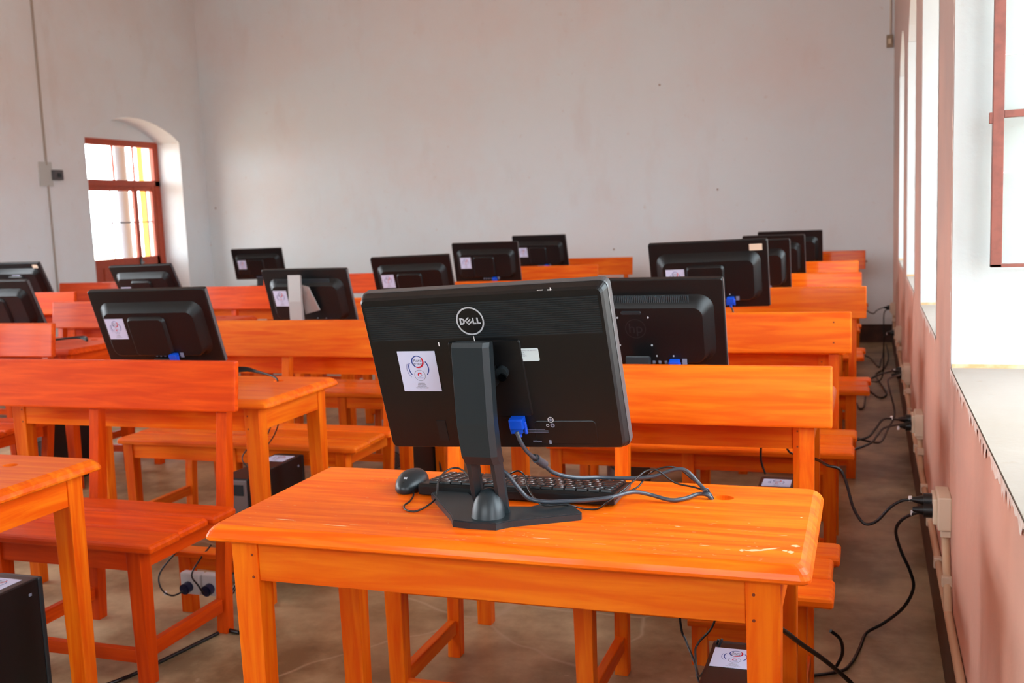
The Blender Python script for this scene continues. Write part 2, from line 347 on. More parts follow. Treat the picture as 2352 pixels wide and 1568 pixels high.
# whitewashed reveals, sills with chipped jagged edges
idx=1
for w0 in wins:
    WW=1.45 if 1.4<w0<1.6 else 1.1
    m=MB(); e=.004
    m.box((XR-.001,w0+WW-e,ZS),(XR+WT,w0+WW+.001,ZT),REVEAL); m.box((XR-.001,w0-.001,ZS),(XR+WT,w0+e,ZT),REVEAL)
    m.box((XR-.001,w0,ZS-.002),(XR+WT,w0+WW,ZS+.006),SILLM)
    # jagged chips on the wall face around the opening
    def strip(pts_fn,n,side):
        vs=[];fs=[]
        for k in range(n+1):
            t=k/n; j=random.random()**3*.035+.004
            if random.random()<.05: j+=.02
            a,b=pts_fn(t,j); vs+=[(XR-.003,)+a,(XR-.003,)+b]
        for k in range(n): fs.append((2*k,2*k+1,2*k+3,2*k+2))
        m.add(vs,fs,CHIP)
    strip(lambda t,j:((w0+WW*t,ZS+.004),(w0+WW*t,ZS-j)),90,0)
    strip(lambda t,j:((w0+WW-.004,ZS+(ZT-ZS)*t),(w0+WW+j*.6,ZS+(ZT-ZS)*t)),80,1)
    strip(lambda t,j:((w0+.004,ZS+(ZT-ZS)*t),(w0-j*.4,ZS+(ZT-ZS)*t)),80,1)
    m.box((XR+.001,w0+WW-.009,ZS+.006),(XR+WT-.08,w0+WW-.003,ZS+.016),OCH)
    struct(m,'trim_%d'%idx,'whitewashed window reveal and chipped sill on the right wall')
    # steel window at the outer plane
    XW=XR+WT-.06
    f=MB(); fw=.03
    z0=ZS+.0
    f.box((XW-.02,w0,z0),(XW+.02,w0+WW,z0+fw),REDP); f.box((XW-.02,w0,ZT-.02),(XW+.02,w0+WW,ZT+.02),REDP)
    for yy in (w0,w0+WW/3-fw/2,w0+2*WW/3-fw/2,w0+WW-fw):
        f.box((XW-.02,yy,z0),(XW+.02,yy+fw,ZT),REDP)
    for zz in (z0+.33,z0+.67,z0+1.0): f.box((XW-.008,w0,zz),(XW+.008,w0+WW,zz+.012),REDP)
    fo=f.build('window_%d'%idx); tag(fo,'red oxide steel window frame in a recess of the right wall','window',kind='structure')
    g=MB(); g.add([(XW,w0+fw,z0+fw),(XW,w0+WW-fw,z0+fw),(XW,w0+WW-fw,ZT),(XW,w0+fw,ZT)],[(0,1,2,3)],DIMGLASS); g.add([(XW+.001,w0+.01,ZT),(XW+.001,w0+WW-.01,ZT),(XW+.001,w0+WW-.01,ZT+.26),(XW+.001,w0+.01,ZT+.26)],[(0,1,2,3)],DIMGLASS); g.build('window_pane',fo)
    idx+=1
# open casement leaf against the far reveal of the near window
LEAFP=mat('worn_brown_paint','#7E4234',.45,noise=(40,.6,'#5E3026')); lf=MB(); ly=2.90; x0,x1,lz0,lz1=.290,.63,1.136,2.15
for b in ((x0,x0+.026,lz0,lz1),(x1-.026,x1,lz0,lz1),(x0,x1,lz0,lz0+.008),(x0,x1,lz1-.025,lz1),(x0+.026,x1-.026,1.508,1.526)):
    lf.box((b[0],ly-.012,b[2]),(b[1],ly+.012,b[3]),LEAFP,.0015)
lf.box((x0-.008,ly-.01,1.495),(x0+.01,ly+.004,1.522),LEAFP,.001)
lo_=lf.build('casement_leaf'); tag(lo_,'open red brown steel casement leaf swung into the nearest right window recess','window leaf')
g=MB(); g.box((x0+.024,ly-.002,lz0+.006),(x1-.024,ly+.002,lz1-.02),GLASS)
for zz in (1.372,1.66): g.box((x0+.024,ly-.004,zz),(x1-.024,ly+.004,zz+.0025),WPL)
g.build('leaf_glass',lo_)
# left wall: arched door recess + unseen windows nearer, sized for fill light
m=MB(); dy0,dy1=8.29,9.755
lw=[(-.6,.9),(2.0,3.5),(4.4,5.9)]; y=YN
for a,b in lw:
    m.box((XL-WT,y,0),(XL,a,HC),WALLL); m.box((XL-WT,a,0),(XL,b,.9),WALLL); m.box((XL-WT,a,3.1),(XL,b,HC),WALLL); y=b
m.box((XL-WT,y,0),(XL,dy0,HC),WALLL); m.box((XL-WT,dy1,0),(XL,YB,HC),WALLL)
arched_lintel(m,XL,XL-WT,dy0,dy1,2.235,.215,HC,WALLL,WALLL)
DX=XL-.3124
# tympanum above the door frame
m.box((DX-.06,dy0,2.25),(DX+.01,dy1,2.6),WALLL)
struct(m,'wall_left','pale plaster left wall with arched door recess')
for i,(a,b) in enumerate(lw):
    f=MB(); X=XL-.35
    for yy in (a,(a+b)/2-.015,b-.03): f.box((X-.02,yy,.9),(X+.02,yy+.03,3.1),REDP)
    for zz in (.9,1.9,3.07): f.box((X-.018,a,zz),(X+.018,b,zz+.03),REDP)
    o=f.build('window_%d'%(idx+i)); tag(o,'unseen red steel window placed in the left wall for fill light','window',kind='structure')
# door
d=MB()
def dbox(ya,yb,za,zb,mm=REDP,dx=.025): d.box((DX-dx,ya,za),(DX+dx,yb,zb),mm,.003)
dbox(dy0,dy1,2.185,2.25); dbox(dy0,dy1,1.77,1.835); dbox(dy0,dy0+.07,0,2.185); dbox(9.665,9.755,0,2.185)
for yy in (9.04,9.36): d.box((DX-.012,yy-.008,1.835),(DX+.012,yy+.008,2.185),REDP)
do=d.build('door_1'); tag(do,'red framed glazed double door in the arched recess of the left wall','door',kind='structure')
l=MB()
def lb(ya,yb,za,zb,mm=REDP,dx=.018): l.box((DX-dx,ya,za),(DX+dx,yb,zb),mm,.002)
lb(9.31,9.37,.02,1.77); lb(dy0+.07,dy0+.13,.02,1.77); lb(dy0+.13,9.665,1.72,1.77,dx=.012); lb(dy0+.07,9.665,.02,1.02); lb(9.61,9.665,.02,1.77)
for zz in (1.385,): l.box((DX-.008,dy0+.13,zz),(DX+.008,9.6,zz+.014),GREYP)
for yy in (8.95,9.52): l.box((DX-.006,yy,1.02),(DX+.006,yy+.012,1.72),REDP)
lb(8.75,9.3,.70,.93,REDP,.024); lb(8.75,9.3,.2,.6,REDP,.024)
l.build('door_leaf',do)
h=MB(); h.box((DX+.018,9.33,.90),(DX+.03,9.35,1.0),METAL,.003); h.cyl((DX+.03,9.34,.96),(DX+.05,9.34,.96),.006,METAL); h.box((DX+.045,9.29,.952),(DX+.055,9.35,.968),METAL,.003); h.build('door_handle',do)
g=MB(); g.box((DX-.002,dy0+.13,1.02),(DX+.002,9.61,1.72),GLASS); g.box((DX-.002,dy0+.07,1.835),(DX+.002,9.665,2.185),GLASS); g.build('door_glass',do)
# near wall behind the camera, high openings added to light the front faces
m=MB(); no=[]; x=XL-WT
for a,b in no:
    m.box((x,YN-.4,0),(a,YN,HC),WALLB); m.box((a,YN-.4,0),(b,YN,.9),WALLB); m.box((a,YN-.4,3.0),(b,YN,HC),WALLB); x=b
NW=mat('near_wall_paint','#A3968E',.8)
m.box((x,YN-.4,0),(XR+WT,YN,2.7),NW); m.box((x,YN-.4,4.3),(XR+WT,YN,HC),NW)
for xa,xb in ((x,-3.9),(-2.2,-1.8),(-.2,XR+WT)): m.box((xa,YN-.4,2.7),(xb,YN,4.3),NW); struct(m,'wall_near')
# skirting
m=MB(); m.box((XL+.02,YB-.015,0),(XR,YB,.17),SKIRT,.002); struct(m,'baseboard_back','dark brown painted skirting on the back wall')
m=MB(); m.box((XR-.008,YN,0),(XR,YB-.015,.236),SKIRT,.002); struct(m,'baseboard_right','dark brown painted skirting under the windows')
m=MB(); m.box((XL,YN,0),(XL+.012,dy0,.13),SKIRT,.002); m.box((XL,dy1,0),(XL+.012,YB-.015,.13),SKIRT,.002); struct(m,'baseboard_left')
# outside
m=MB(); m.box((-60,-60,-.35),(60,70,-.15),OUTG); struct(m,'ground_outside','pale earth outside the building')
m=MB(); m.box((-9.3,11.76,-.15),(-9.05,12.9,3.05),YEL,.01); o=m.build('veranda_pillar'); tag(o,'yellow painted veranda pillar seen through the arched door glass','pillar')
m=MB(); m.cyl((-10.14,12.47,-.15),(-10.14,12.47,3.05),.08,GREYP); o=m.build('veranda_post'); tag(o,'slim grey post outside seen through the arched door glass','post')
m=MB(); m.box((-12.2,6.3,3.05),(XL-WT,15.5,3.15),CEILM); struct(m,'veranda_shade_roof')  # unseen roof slab, added to shade the pillar and post
# ------------------------------------------------------------------ wall fixtures
def conduit_h(mb,y0,z0,y1,z1): mb.cyl((XR-.012,y0,z0),(XR-.012,y1,z1),.0105,CONDM,n=12)
m=MB()
SY=[2.95,4.45,5.85,7.5,9.3]
for i,ys in enumerate(SY):
    zc=[.487,.415,.40,.41,.407][i]
    r=empty('wall_socket',(XR,ys,zc),0,['cream double socket with two black plugs, nearest the camera on the right wall','cream double socket second along the right wall, two plugs with white tags','cream double socket third along the right wall, below the second window recess','cream double socket fourth along the right wall, heart shaped white tag on its plug','cream double socket in the far right corner near the back wall'][i],'socket','cream sockets along the right wall')
    b=MB(); b.box((-.034,-.07,-.045),(0,.055,.045),CREAM,.004); b.build('back_box',r)
    b=MB(); b.box((-.045,-.05,-.035),(-.033,.05,.035),CREAM,.004); b.build('face_plate',r)
    tp=empty('conduit_run',(0,0,0),0,['cream pipe run dropping below the nearest right wall socket','cream pipe run between the first and second right wall sockets','cream pipe run between the second and third right wall sockets','cream pipe run between the third and fourth right wall sockets','cream pipe run reaching the far right corner socket'][i],'pipe','cream conduit along the right wall')
    b=MB(); b.cyl((XR-.012,ys,zc-.045),(XR-.012,ys-.16,.25),.0105,CONDM,n=12)
    b.build('drop_pipe',tp)
    b=MB(); y0=(SY[i-1] if i else .8); b.cyl((XR-.012,y0-.14,.25),(XR-.012,ys-.16,.25),.0105,CONDM,n=12); b.build('long_pipe',tp)
    cl=[(ys-.05,.375*zc/.42),(ys-.11,.32)]; 
    for (yy,zz) in cl:
        b=MB(); b.box((XR-.026,yy-.008,zz-.014),(XR,yy+.008,zz+.014),CREAM,.003); b.build('pipe_clip',tp)
    yy=y0+.25
    while yy<ys-.3:
        b=MB(); b.box((XR-.026,yy-.012,.234),(XR,yy+.012,.266),CREAM,.003); b.build('pipe_clip',tp); yy+=.42
# plugs + cables
def plug(mb,x,y,z,dx=-1,s=1.0):
    mb.cyl((x,y,z),(x+dx*.022*s,y,z),.02*s,PLUGK,n=12); mb.cyl((x+dx*.022*s,y,z),(x+dx*.05*s,y,z+.001),.014*s,PLUGK,r1=.006*s,n=12)
def cable(name,pts,r,label,mm=CAB,plugat=None,tagat=None,cat='cable',group=None,ferrite=None):
    o=MB().tube(pts,r,mm,n=8).build(name); tag(o,label,cat,group)
    if plugat:
        b=MB(); plug(b,*plugat); b.build('plug',o)
    if tagat:
        b=MB(); t=tagat; b.box((t[0]-.0055,t[1]-.003,t[2]-.006),(t[0]+.004,t[1]+.003,t[2]+.009),TAG,.002); b.build('white_tag',o)
    return o
G='power leads in the window aisle'
S1A=[(.155,2.95,.5),(0.138,2.954,0.502),(0.107,2.958,0.502),(0.083,2.963,0.496),(0.055,2.967,0.475),(0.022,2.971,0.435),(-0.005,2.975,0.421),(-0.024,2.979,0.433),(-0.044,2.983,0.471),(-0.06,2.988,0.532),(-0.077,2.992,0.57),(-0.112,2.996,0.58),(-0.142,3.06,0.579),(-.2,3.2,.56)]
cable('power_cable',S1A,.0042,'black power lead looping from the upper plug of the nearest wall socket to a bench',plugat=(.161,2.955,.503),tagat=(.107,2.958,.504),group=G)
S1B=[(.155,2.93,.481),(0.139,2.96,0.469),(0.114,2.99,0.453),(0.085,3.02,0.424),(0.072,3.05,0.382),(0.087,3.08,0.316),(0.112,3.11,0.25),(0.123,3.14,0.187),(0.097,3.17,0.114),(0.043,3.2,0.049),(-0.007,3.21,0.008),(-0.025,3.098,0.007),(-0.047,2.984,0.007),(-0.081,2.917,0.007),(-0.2,2.85,0.007)]
cable('power_cable',S1B,.0048,'thick black lead curving from the nearest wall socket down to the floor',plugat=(.161,2.93,.483),tagat=(.114,2.99,.455),group=G)
S2A=[(.158,4.45,.424),(0.105,4.38,0.439),(0.055,4.31,0.453),(0.022,4.24,0.426),(-0.01,4.17,0.406),(-0.1,4.1,0.40)]
cable('power_cable',S2A,.0045,'upper black lead from the second wall socket running behind a bench',plugat=(.161,4.45,.426),tagat=(.085,4.35,.45),group=G)
S2B=[(.158,4.42,.415),(0.104,4.336,0.425),(0.054,4.252,0.428),(0.029,4.168,0.416),(-0.002,4.084,0.4),(-0.1,4.0,0.38)]
cable('power_cable',S2B,.0045,'lower black lead from the second wall socket with hanging white tag',plugat=(.161,4.42,.405),tagat=(.11,4.345,.41),group=G)
S3A=[(.16,5.85,.405),(0.115,5.762,0.42),(0.05,5.675,0.414),(-0.025,5.588,0.389),(-0.08,5.5,0.38)]
cable('power_cable',S3A,.005,'black lead from the third wall socket straight to the bench row',plugat=(.161,5.86,.407),tagat=(.125,5.78,.42),group=G)
S3B=[(.16,5.82,.395),(0.134,5.642,0.415),(0.089,5.465,0.422),(0.096,5.288,0.391),(0.113,5.11,0.319),(0.081,4.932,0.283),(0.052,4.755,0.266),(0.015,4.578,0.299),(-0.08,4.4,0.36)]
cable('power_cable',S3B,.005,'black lead from the third wall socket sagging low towards the camera',plugat=(.161,5.82,.39),group=G)
S3C=[(0.142,9.986,0.007),(0.15,9.148,0.007),(0.107,8.543,0.007),(0.047,8.213,0.007),(0.096,7.635,0.007),(0.109,7.375,0.007),(0.064,7.254,0.007),(-0.014,7.535,0.007),(-0.031,6.959,0.007),(-0.057,6.837,0.007),(-0.077,7.031,0.007)]
cable('power_cable',S3C,.0055,'black lead zigzagging on the floor in the far window aisle',group=G)
cable('power_cable',[(.16,7.5,.414),(0.135,7.533,0.407),(0.099,7.567,0.387),(0.094,7.6,0.322),(.09,7.7,.1),(.05,7.9,.007),(-.06,8.0,.007)],.005,'black lead dropping from the fourth wall socket to the floor',plugat=(.163,7.5,.414),tagat=(.115,7.55,.40),group=G)
cable('power_cable',[(.16,9.3,.411),(0.114,9.275,0.414),(0.062,9.25,0.395),(0.027,9.225,0.368),(-0.03,9.2,0.401)],.0045,'thin lead from the far corner socket rising to the last bench',plugat=(.163,9.3,.411),group=G)
cable('power_cable',[(.16,9.28,.400),(0.131,9.287,0.391),(0.114,9.293,0.342),(0.115,9.3,0.137),(.11,9.3,.01),(0.084,8.892,0.007),(0.069,8.608,0.007),(0.01,9.088,0.007),(-0.042,9.268,0.007)],.0045,'lead hanging from the far corner socket down to the floor',group=G)
# left wall switch and conduit
r=empty('wall_isolator',(XL,7.86,1.84),0,'small dark electrical box on the left wall, left of the arched door','switch')
MB().box((0,-.055,-.045),(.05,.055,.05),mat('dark_device','#5A5658',.5),.004).build('device_body',r)
MB().box((0,-.2,-.10),(.012,-.04,.12),mat('pale_plate','#BEC0BC',.6),.003).build('back_plate',r)
MB().box((.05,-.02,-.02),(.058,.02,.02),BLK2,.002).build('rocker',r)
m=MB(); m.cyl((XL+.008,7.757,1.93),(XL+.008,7.757,4.5),.010,mat('painted_conduit','#A79C90',.6),n=10); o=m.build('vertical_conduit'); tag(o,'thin painted conduit climbing the left wall above the electrical box','pipe')
m=MB(); m.cyl((XL+.008,7.757,.1),(XL+.008,7.757,1.75),.008,bpy.data.materials['painted_conduit'],n=10); o=m.build('vertical_conduit'); tag(o,'thin painted conduit running down the left wall below the electrical box','pipe')
r=empty('corner_switch',(.165,YB,2.723),0,'small beige switch box high on the back wall by the right corner','switch')
MB().box((-.028,-.03,-.055),(.028,0,.055),mat('old_beige','#8E7860',.6),.004).build('box_body',r); MB().box((-.013,-.036,-.025),(.013,-.03,.02),mat('old_pale','#D2BFA4',.6),.002).build('rocker',r)
m=MB(); m.cyl((.175,YB-.008,2.78),(.178,YB-.008,4.5),.007,mat('wall_cable_cream','#C0A890',.6),n=8); o=m.build('corner_wire'); tag(o,'thin wire running up the back wall corner from the beige switch','wire')
for (x,z,lb_) in ((-1.924,2.501,'tiny dark chip high in the middle of the back wall'),(-1.385,1.476,'tiny dark chip at mid height right of centre on the back wall'),(-7.041,1.519,'small dark hole beside the left corner of the back wall'),(-.029,.755,'small dark nail hole on the back wall above the right skirting'),(-2.42,.93,'faint mark on the back wall just above the middle benches')):
    m=MB(); m.cyl((x,YB-.003,z),(x,YB+.002,z),.008,mat('chip_dark','#96796A',.8),r1=.012,n=7); o=m.build('wall_chip'); tag(o,lb_,'wall mark','nail holes in the back wall')
# ------------------------------------------------------------------ bench
def make_bench():
    """local: x=0 right end, y=0 at top front edge of the backrest, z floor"""
    r=empty('bench',(0,0,0)); L=1.13; ZB=.885
    # backrest board
    b=MB(); h=.163; lean=.022
    b.hexa([(-L,-lean,ZB-h),(0,-lean,ZB-h),(0,-lean+.026,ZB-h),(-L,-lean+.026,ZB-h)],[(-L,0,ZB-.001),(0,0,ZB-.001),(0,.026,ZB-.001),(-L,.026,ZB-.001)],WX,.006); b.build('backrest',r)
    for i,x in enumerate((-.067,-.575,-1.09)):
        w=.038
        p=MB()
        # rear leg/post in YZ
        side=[(-.105,0),(-.055,0),(-.048,.18),(-.030,.42),(.045,ZB-.03),(.009,ZB-.03),(-.012,ZB-h),(-.075,.44),(-.092,.18)]
        side=[(-.080,0),(-.040,0),(-.026,.20),(.012,.42),(.052,ZB-.03),(.024,ZB-.03),(.0045,ZB-h),(-.032,.44),(-.066,.2)]
        p.prism(side,0,x-w/2,x+w/2,WZ,bev=.002); p.build('rear_leg',r)
        q=MB(); q.hexa([(x-.021,-.465,0),(x+.021,-.465,0),(x+.021,-.425,0),(x-.021,-.425,0)],[(x-.024,-.470,.408),(x+.024,-.470,.408),(x+.024,-.42,.408),(x-.024,-.42,.408)],WZ,.002); q.build('front_leg',r)
        MB().box((x-.013,-.428,.075),(x+.013,-.082,.118),WY,.003).build('side_stretcher',r)
        if i!=1: MB().box((x-.013,-.425,.343),(x+.013,-.066,.406),WY,.002).build('side_apron',r)
    MB().box((-1.07,-.455,.06),(-.085,-.433,.10),WX,.003).build('front_stretcher',r)
    MB().box((-1.07,-.464,.343),(-.085,-.442,.406),WX,.002).build('front_apron',r)
    MB().box((-1.07,-.066,.343),(-.085,-.048,.406),WX,.002).build('rear_apron',r)
    for k,(ya,yb) in enumerate(((-.495,-.36),(-.353,-.21),(-.203,-.082))):
        dx=[.012,.004,.018][k]; b=MB()
        yy=(ya+yb)/2
        prof=[(0,.4005),(0,.414),(.003,.420),(.009,.425)]
        loops=[]
        for (ins,z) in ((.002,.4085),(0,.412),(0,.423),(.003,.429),(.009,.433)):
            pts=rrect(L+.01-2*ins,(yb-ya)-2*ins,.006,3,-L/2+dx,yy); loops.append([(p[0],p[1],z) for p in pts])
        b.loft(loops,WX); b.build('seat_plank',r)
    return r
# ------------------------------------------------------------------ desk (local: x=0 right end, y=0 front edge, z floor)
ZD=.7325
def make_desk():
    r=empty('desk',(0,0,0)); L,W=1.155,.510
    b=MB(); loops=[]
    for (ins,z) in ((.003,ZD-.030),(0,ZD-.027),(0,ZD-.022),(.004,ZD-.013),(.011,ZD-.005),(.019,ZD)):
        pts=rrect(L-2*ins,W-2*ins,.016,4,-L/2,W/2); loops.append([(p[0],p[1],z) for p in pts])
    hx,hy,hr=-.190,.392,.021; n=24
    # loft sides + bottom with ring for a through hole
    b.loft(loops,WX,cap0=False,cap1=False)
    for lp,z,fl in ((loops[-1],ZD,0),(loops[0],ZD-.030,1)):
        bm=bmesh.new(); O=[bm.verts.new(p) for p in lp]; H=[bm.verts.new((hx+hr*math.cos(2*PI*k/n),hy+hr*.8*math.sin(2*PI*k/n),z)) for k in range(n)]
        es=[bm.edges.new((O[i],O[(i+1)%len(O)])) for i in range(len(O))]+[bm.edges.new((H[i],H[(i+1)%n])) for i in range(n)]
        bmesh.ops.triangle_fill(bm,use_beauty=True,edges=es)
        for f in bm.faces:
            if (f.normal.z<0)!=bool(fl): f.normal_flip()
        b.frombm(bm,WX)
    hl=[[(hx+hr*math.cos(2*PI*k/n),hy+hr*.8*math.sin(2*PI*k/n),z) for k in range(n)] for z in (ZD,ZD-.030)]
    b.loft(hl,WX,cap0=False,cap1=False)
    b.build('tabletop',r)
    xl,xr,yf,yb=-1.108,-.050,.026,W-.026; ZT_=ZD-.0305
    for (x,sx) in ((xl,1),(xr,-1)):
        for (y,sy) in ((yf,1),(yb,-1)):
            w=.058; X=sorted((x,x+sx*w)); Y=sorted((y,y+sy*.052)); t=.006
            q=MB(); q.hexa([(X[0]+t,Y[0]+t,0),(X[1]-t,Y[0]+t,0),(X[1]-t,Y[1]-t,0),(X[0]+t,Y[1]-t,0)],[(X[0],Y[0],ZT_),(X[1],Y[0],ZT_),(X[1],Y[1],ZT_),(X[0],Y[1],ZT_)],WZ,.002)
            if sy==1:
                for z in (ZT_-.03,ZT_-.075): q.cyl((X[1]-.012 if sx==1 else X[0]+.014,Y[0]-.0006+(.0007 if 0 else 0),z),(X[1]-.012 if sx==1 else X[0]+.014,Y[0]+.003,z),.0028,KNOT,n=8)
            q.build('leg',r)
    MB().box((xl+.058,yf+.004,ZT_-.083),(xr-.058,yf+.026,ZT_),WX,.0015).build('front_apron',r)
    MB().box((xl+.058,yb-.026,ZT_-.083),(xr-.058,yb-.004,ZT_),WX,.0015).build('rear_apron',r)
    MB().box((xl+.004,yf+.052,ZT_-.083),(xl+.026,yb-.052,ZT_),WY,.0015).build('side_apron',r)
    MB().box((xr-.026,yf+.052,ZT_-.083),(xr-.004,yb-.052,ZT_),WY,.0015).build('side_apron',r)
    return r
bench0=make_bench(); tag(bench0,None,'bench'); desk0=make_desk(); tag(desk0,None,'desk')
used={'b':0,'d':0}
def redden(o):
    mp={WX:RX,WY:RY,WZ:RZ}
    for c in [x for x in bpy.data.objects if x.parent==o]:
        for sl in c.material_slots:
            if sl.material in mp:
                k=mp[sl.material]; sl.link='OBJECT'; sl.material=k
def bench(x,y,label,rz=0):
    g='orange varnished benches'
    if not used['b']:
        used['b']=1; bench0.location=(x,y,0); bench0['label']=label; bench0['group']=g; return bench0
    return dup(bench0,(x,y,0),rz,label,g)
def desk(x,y,label,rz=0):
    g='orange varnished computer desks'
    if not used['d']:
        used['d']=1; desk0.location=(x,y,0); desk0['label']=label; desk0['group']=g; return desk0
    return dup(desk0,(x,y,0),rz,label,g)
A=[(-.092,2.84),(-.067,4.275),(-.015,5.565),(-.045,6.68),(-.078,7.985),(-.035,9.62)]
AL=['orange bench directly behind the nearest desk, wavy grain on its wide backrest','orange bench second in the window column, two screws at its backrest end','orange bench third in the window column, beside the monitor with beige sticker','orange bench fourth in the window column','orange bench fifth in the window column, pale band along its backrest','last orange bench of the window column against the back wall']
for (x,y),l in zip(A,AL):
    bb=bench(x,y,l)
    if y==4.275:
        for z in (.845,.765): MB().cyl((-.067,-.022*(.885-z)/.163-.0008,z),(-.067,-.022*(.885-z)/.163+.003,z),.0035,KNOT,n=8).build('screw_head',bb)
Bc=[(-1.925,2.83),(-1.925,4.07),(-2.04,5.25),(-2.0,6.46),(-2.09,8.22),(-2.07,9.45)]
BL=['large reddish bench at left with shiny seat beside the nearest desk','orange bench of the middle column behind the desk with the black tower at left','orange bench of the middle column hidden behind the nearest monitor','orange bench just above the nearest monitor top, nearest of the three small ones','orange bench of the middle column, second from the back wall','last orange bench of the middle column against the back wall']
for (x,y),l in zip(Bc,BL):
    bb=bench(x,y,l)
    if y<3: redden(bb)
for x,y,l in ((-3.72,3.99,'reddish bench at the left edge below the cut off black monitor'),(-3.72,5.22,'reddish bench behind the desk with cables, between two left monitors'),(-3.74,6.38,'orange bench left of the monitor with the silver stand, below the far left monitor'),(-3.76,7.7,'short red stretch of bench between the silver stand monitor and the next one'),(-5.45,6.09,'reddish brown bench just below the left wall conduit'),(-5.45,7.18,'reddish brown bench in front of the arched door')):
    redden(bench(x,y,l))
D=[(-.088,1.677,'nearest orange desk with scuffed rounded edges, large monitor and keyboard on it'),(-.10,2.985,'orange desk directly behind the first window bench, its monitor has a round maker emblem'),(-.09,4.345,'orange desk third in the window column, under the monitor with beige sticker'),(-.09,5.66,'orange desk fourth in the window column'),(-.09,6.80,'orange desk fifth in the window column'),(-.09,8.30,'farthest orange desk in the window column'),
 (-1.885,1.645,'orange desk cut off at the lower left corner over a black tower'),(-1.905,2.965,'orange desk left of centre with a black tower and hanging wires beneath'),(-1.92,4.18,'orange desk under the monitor with the silver stand'),(-2.03,5.345,'orange desk behind the silver stand monitor in the middle column'),(-2.08,6.86,'orange desk under the fifth middle monitor'),(-2.06,8.45,'farthest orange desk in the middle column'),
 (-3.78,4.16,'reddish desk at left with a shiny top and dark cables'),(-3.75,5.31,'reddish desk under the monitor in front of the arched door'),(-3.75,6.62,'orange desk of the left column hidden behind the middle monitors'),(-4.82,8.1,'desk under the farthest left monitor before the back wall'),(-5.45,6.155,'reddish desk at the far left under the cut off monitor near the wall conduit')]
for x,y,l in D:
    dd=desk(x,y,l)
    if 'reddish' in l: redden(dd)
# scuffs on the nearest desk top
sc=MB()
def blob(cx,cy,rx,ry,ang=0,n=14,z=ZD+.0003):
    pts=[]
    for k in range(n):
        a=2*PI*k/n; rr=1+random.uniform(-.3,.3); x=rx*rr*math.cos(a); y=ry*rr*math.sin(a)
        pts.append((cx+x*math.cos(ang)-y*math.sin(ang),cy+x*math.sin(ang)+y*math.cos(ang),z))
    sc.add(pts,[tuple(range(n))],SCUFF)
for b_ in ((-.185,1.752,.018,.005,.25),(-.160,1.765,.014,.003,.5),(-.205,1.748,.006,.005,0),(-.120,1.79,.007,.006,0),(-.125,1.755,.005,.007,0),(-.135,1.76,.004,.004,0),(-.145,1.845,.008,.0012,0),(-.335,1.86,.005,.002,0),(-.32,1.99,.006,.001,0),(-.12,1.96,.002,.003,0),(-.56,1.74,.02,.0015,0),(-.45,1.73,.012,.001,.02),(-.98,1.735,.03,.002,-.03),(-.94,1.745,.012,.0015,.1),(-.27,1.76,.009,.0015,0),(-1.1,1.75,.02,.002,0)): blob(*b_)
for k in range(110):
    blob(random.uniform(-.75,-.15),1.70+random.random()**1.5*.22,random.uniform(.0015,.006),.0005,0,6)
for k in range(60):
    blob(random.uniform(-1.2,-.75),random.uniform(1.70,2.1),random.uniform(.0015,.005),.0005,0,6)
o=sc.build('scuff_marks',desk0); o.location=(.088,-1.677,0); o['kind']='stuff'
# ------------------------------------------------------------------ low wooden stands near the desk fronts
for (x,y,l) in ((-2.245,2.885,'low wooden stand on the floor behind the shiny seat, white socket strip fixed to it'),(-.485,2.88,'low wooden stand on the floor behind the tower under the nearest desk')):
    r=empty('floor_stand',(x,y,0),0,l,'stand','low wooden floor stands')
    for xx in (0,.27): MB().box((xx,0,0),(xx+.045,.04,.20 if x<-1 else .12),WZ,.002).build('post',r)
    z=.20 if x<-1 else .12
    MB().box((.045,.005,z-.045),(.27,.03,z-.005),WX,.002).build('rail',r)
    MB().box((-.01,-.01,z),(.33,.06,z+.018),WX,.003).build('board',r)
# white socket strip
r=empty('socket_strip',(-2.207,2.87,.085),0,'white double socket strip with two dark plugs under the shiny seated bench','socket')
for i,x in enumerate((0,.085)):
    MB().box((x,-.032,0),(x+.078,.0,.075),WPL,.006).build('socket_block',r)
    b=MB(); b.cyl((x+.032,-.032,.028),(x+.032,-.056,.026),.019,NAVY,n=16); b.cyl((x+.032,-.056,.026),(x+.032,-.060,.026),.014,NAVY,n=16); b.build('plug',r)
MB().box((-.004,-.012,-.006),(.17,.0,.0),WPL,.002).build('mounting_plate',r)
cable('thin_wire',[(-2.17,2.80,.11),(-2.20,2.78,.10),(-2.24,2.78,.12),(-2.26,2.80,.16),(-2.25,2.85,.20),(-2.22,2.9,.24)],.003,'thin black wire looping left from the white socket strip plug',tagat=(-2.225,2.78,.105),group='wires at the white socket strip')
cable('thin_wire',[(-2.09,2.80,.11),(-2.10,2.79,.14),(-2.13,2.80,.17),(-2.14,2.86,.20),(-2.14,2.93,.23)],.003,'black wire rising over the white socket strip',group='wires at the white socket strip')
cable('floor_cable',[(-2.3,2.0,.006),(-2.2,2.15,.006),(-2.084,2.361,.006),(-2.038,2.543,.006),(-2.015,2.66,.006),(-2.0,2.74,.006)],.006,'dark cable lying on the floor under the shiny seated bench')
cable('floor_cable',[(-2.02,2.9,.12),(-2.03,2.83,.06),(-2.015,2.79,.02),(-1.985,2.77,.008),(-1.93,2.755,.008)],.0065,'thick black cable bending to the floor beside the leg of the shiny seated bench')
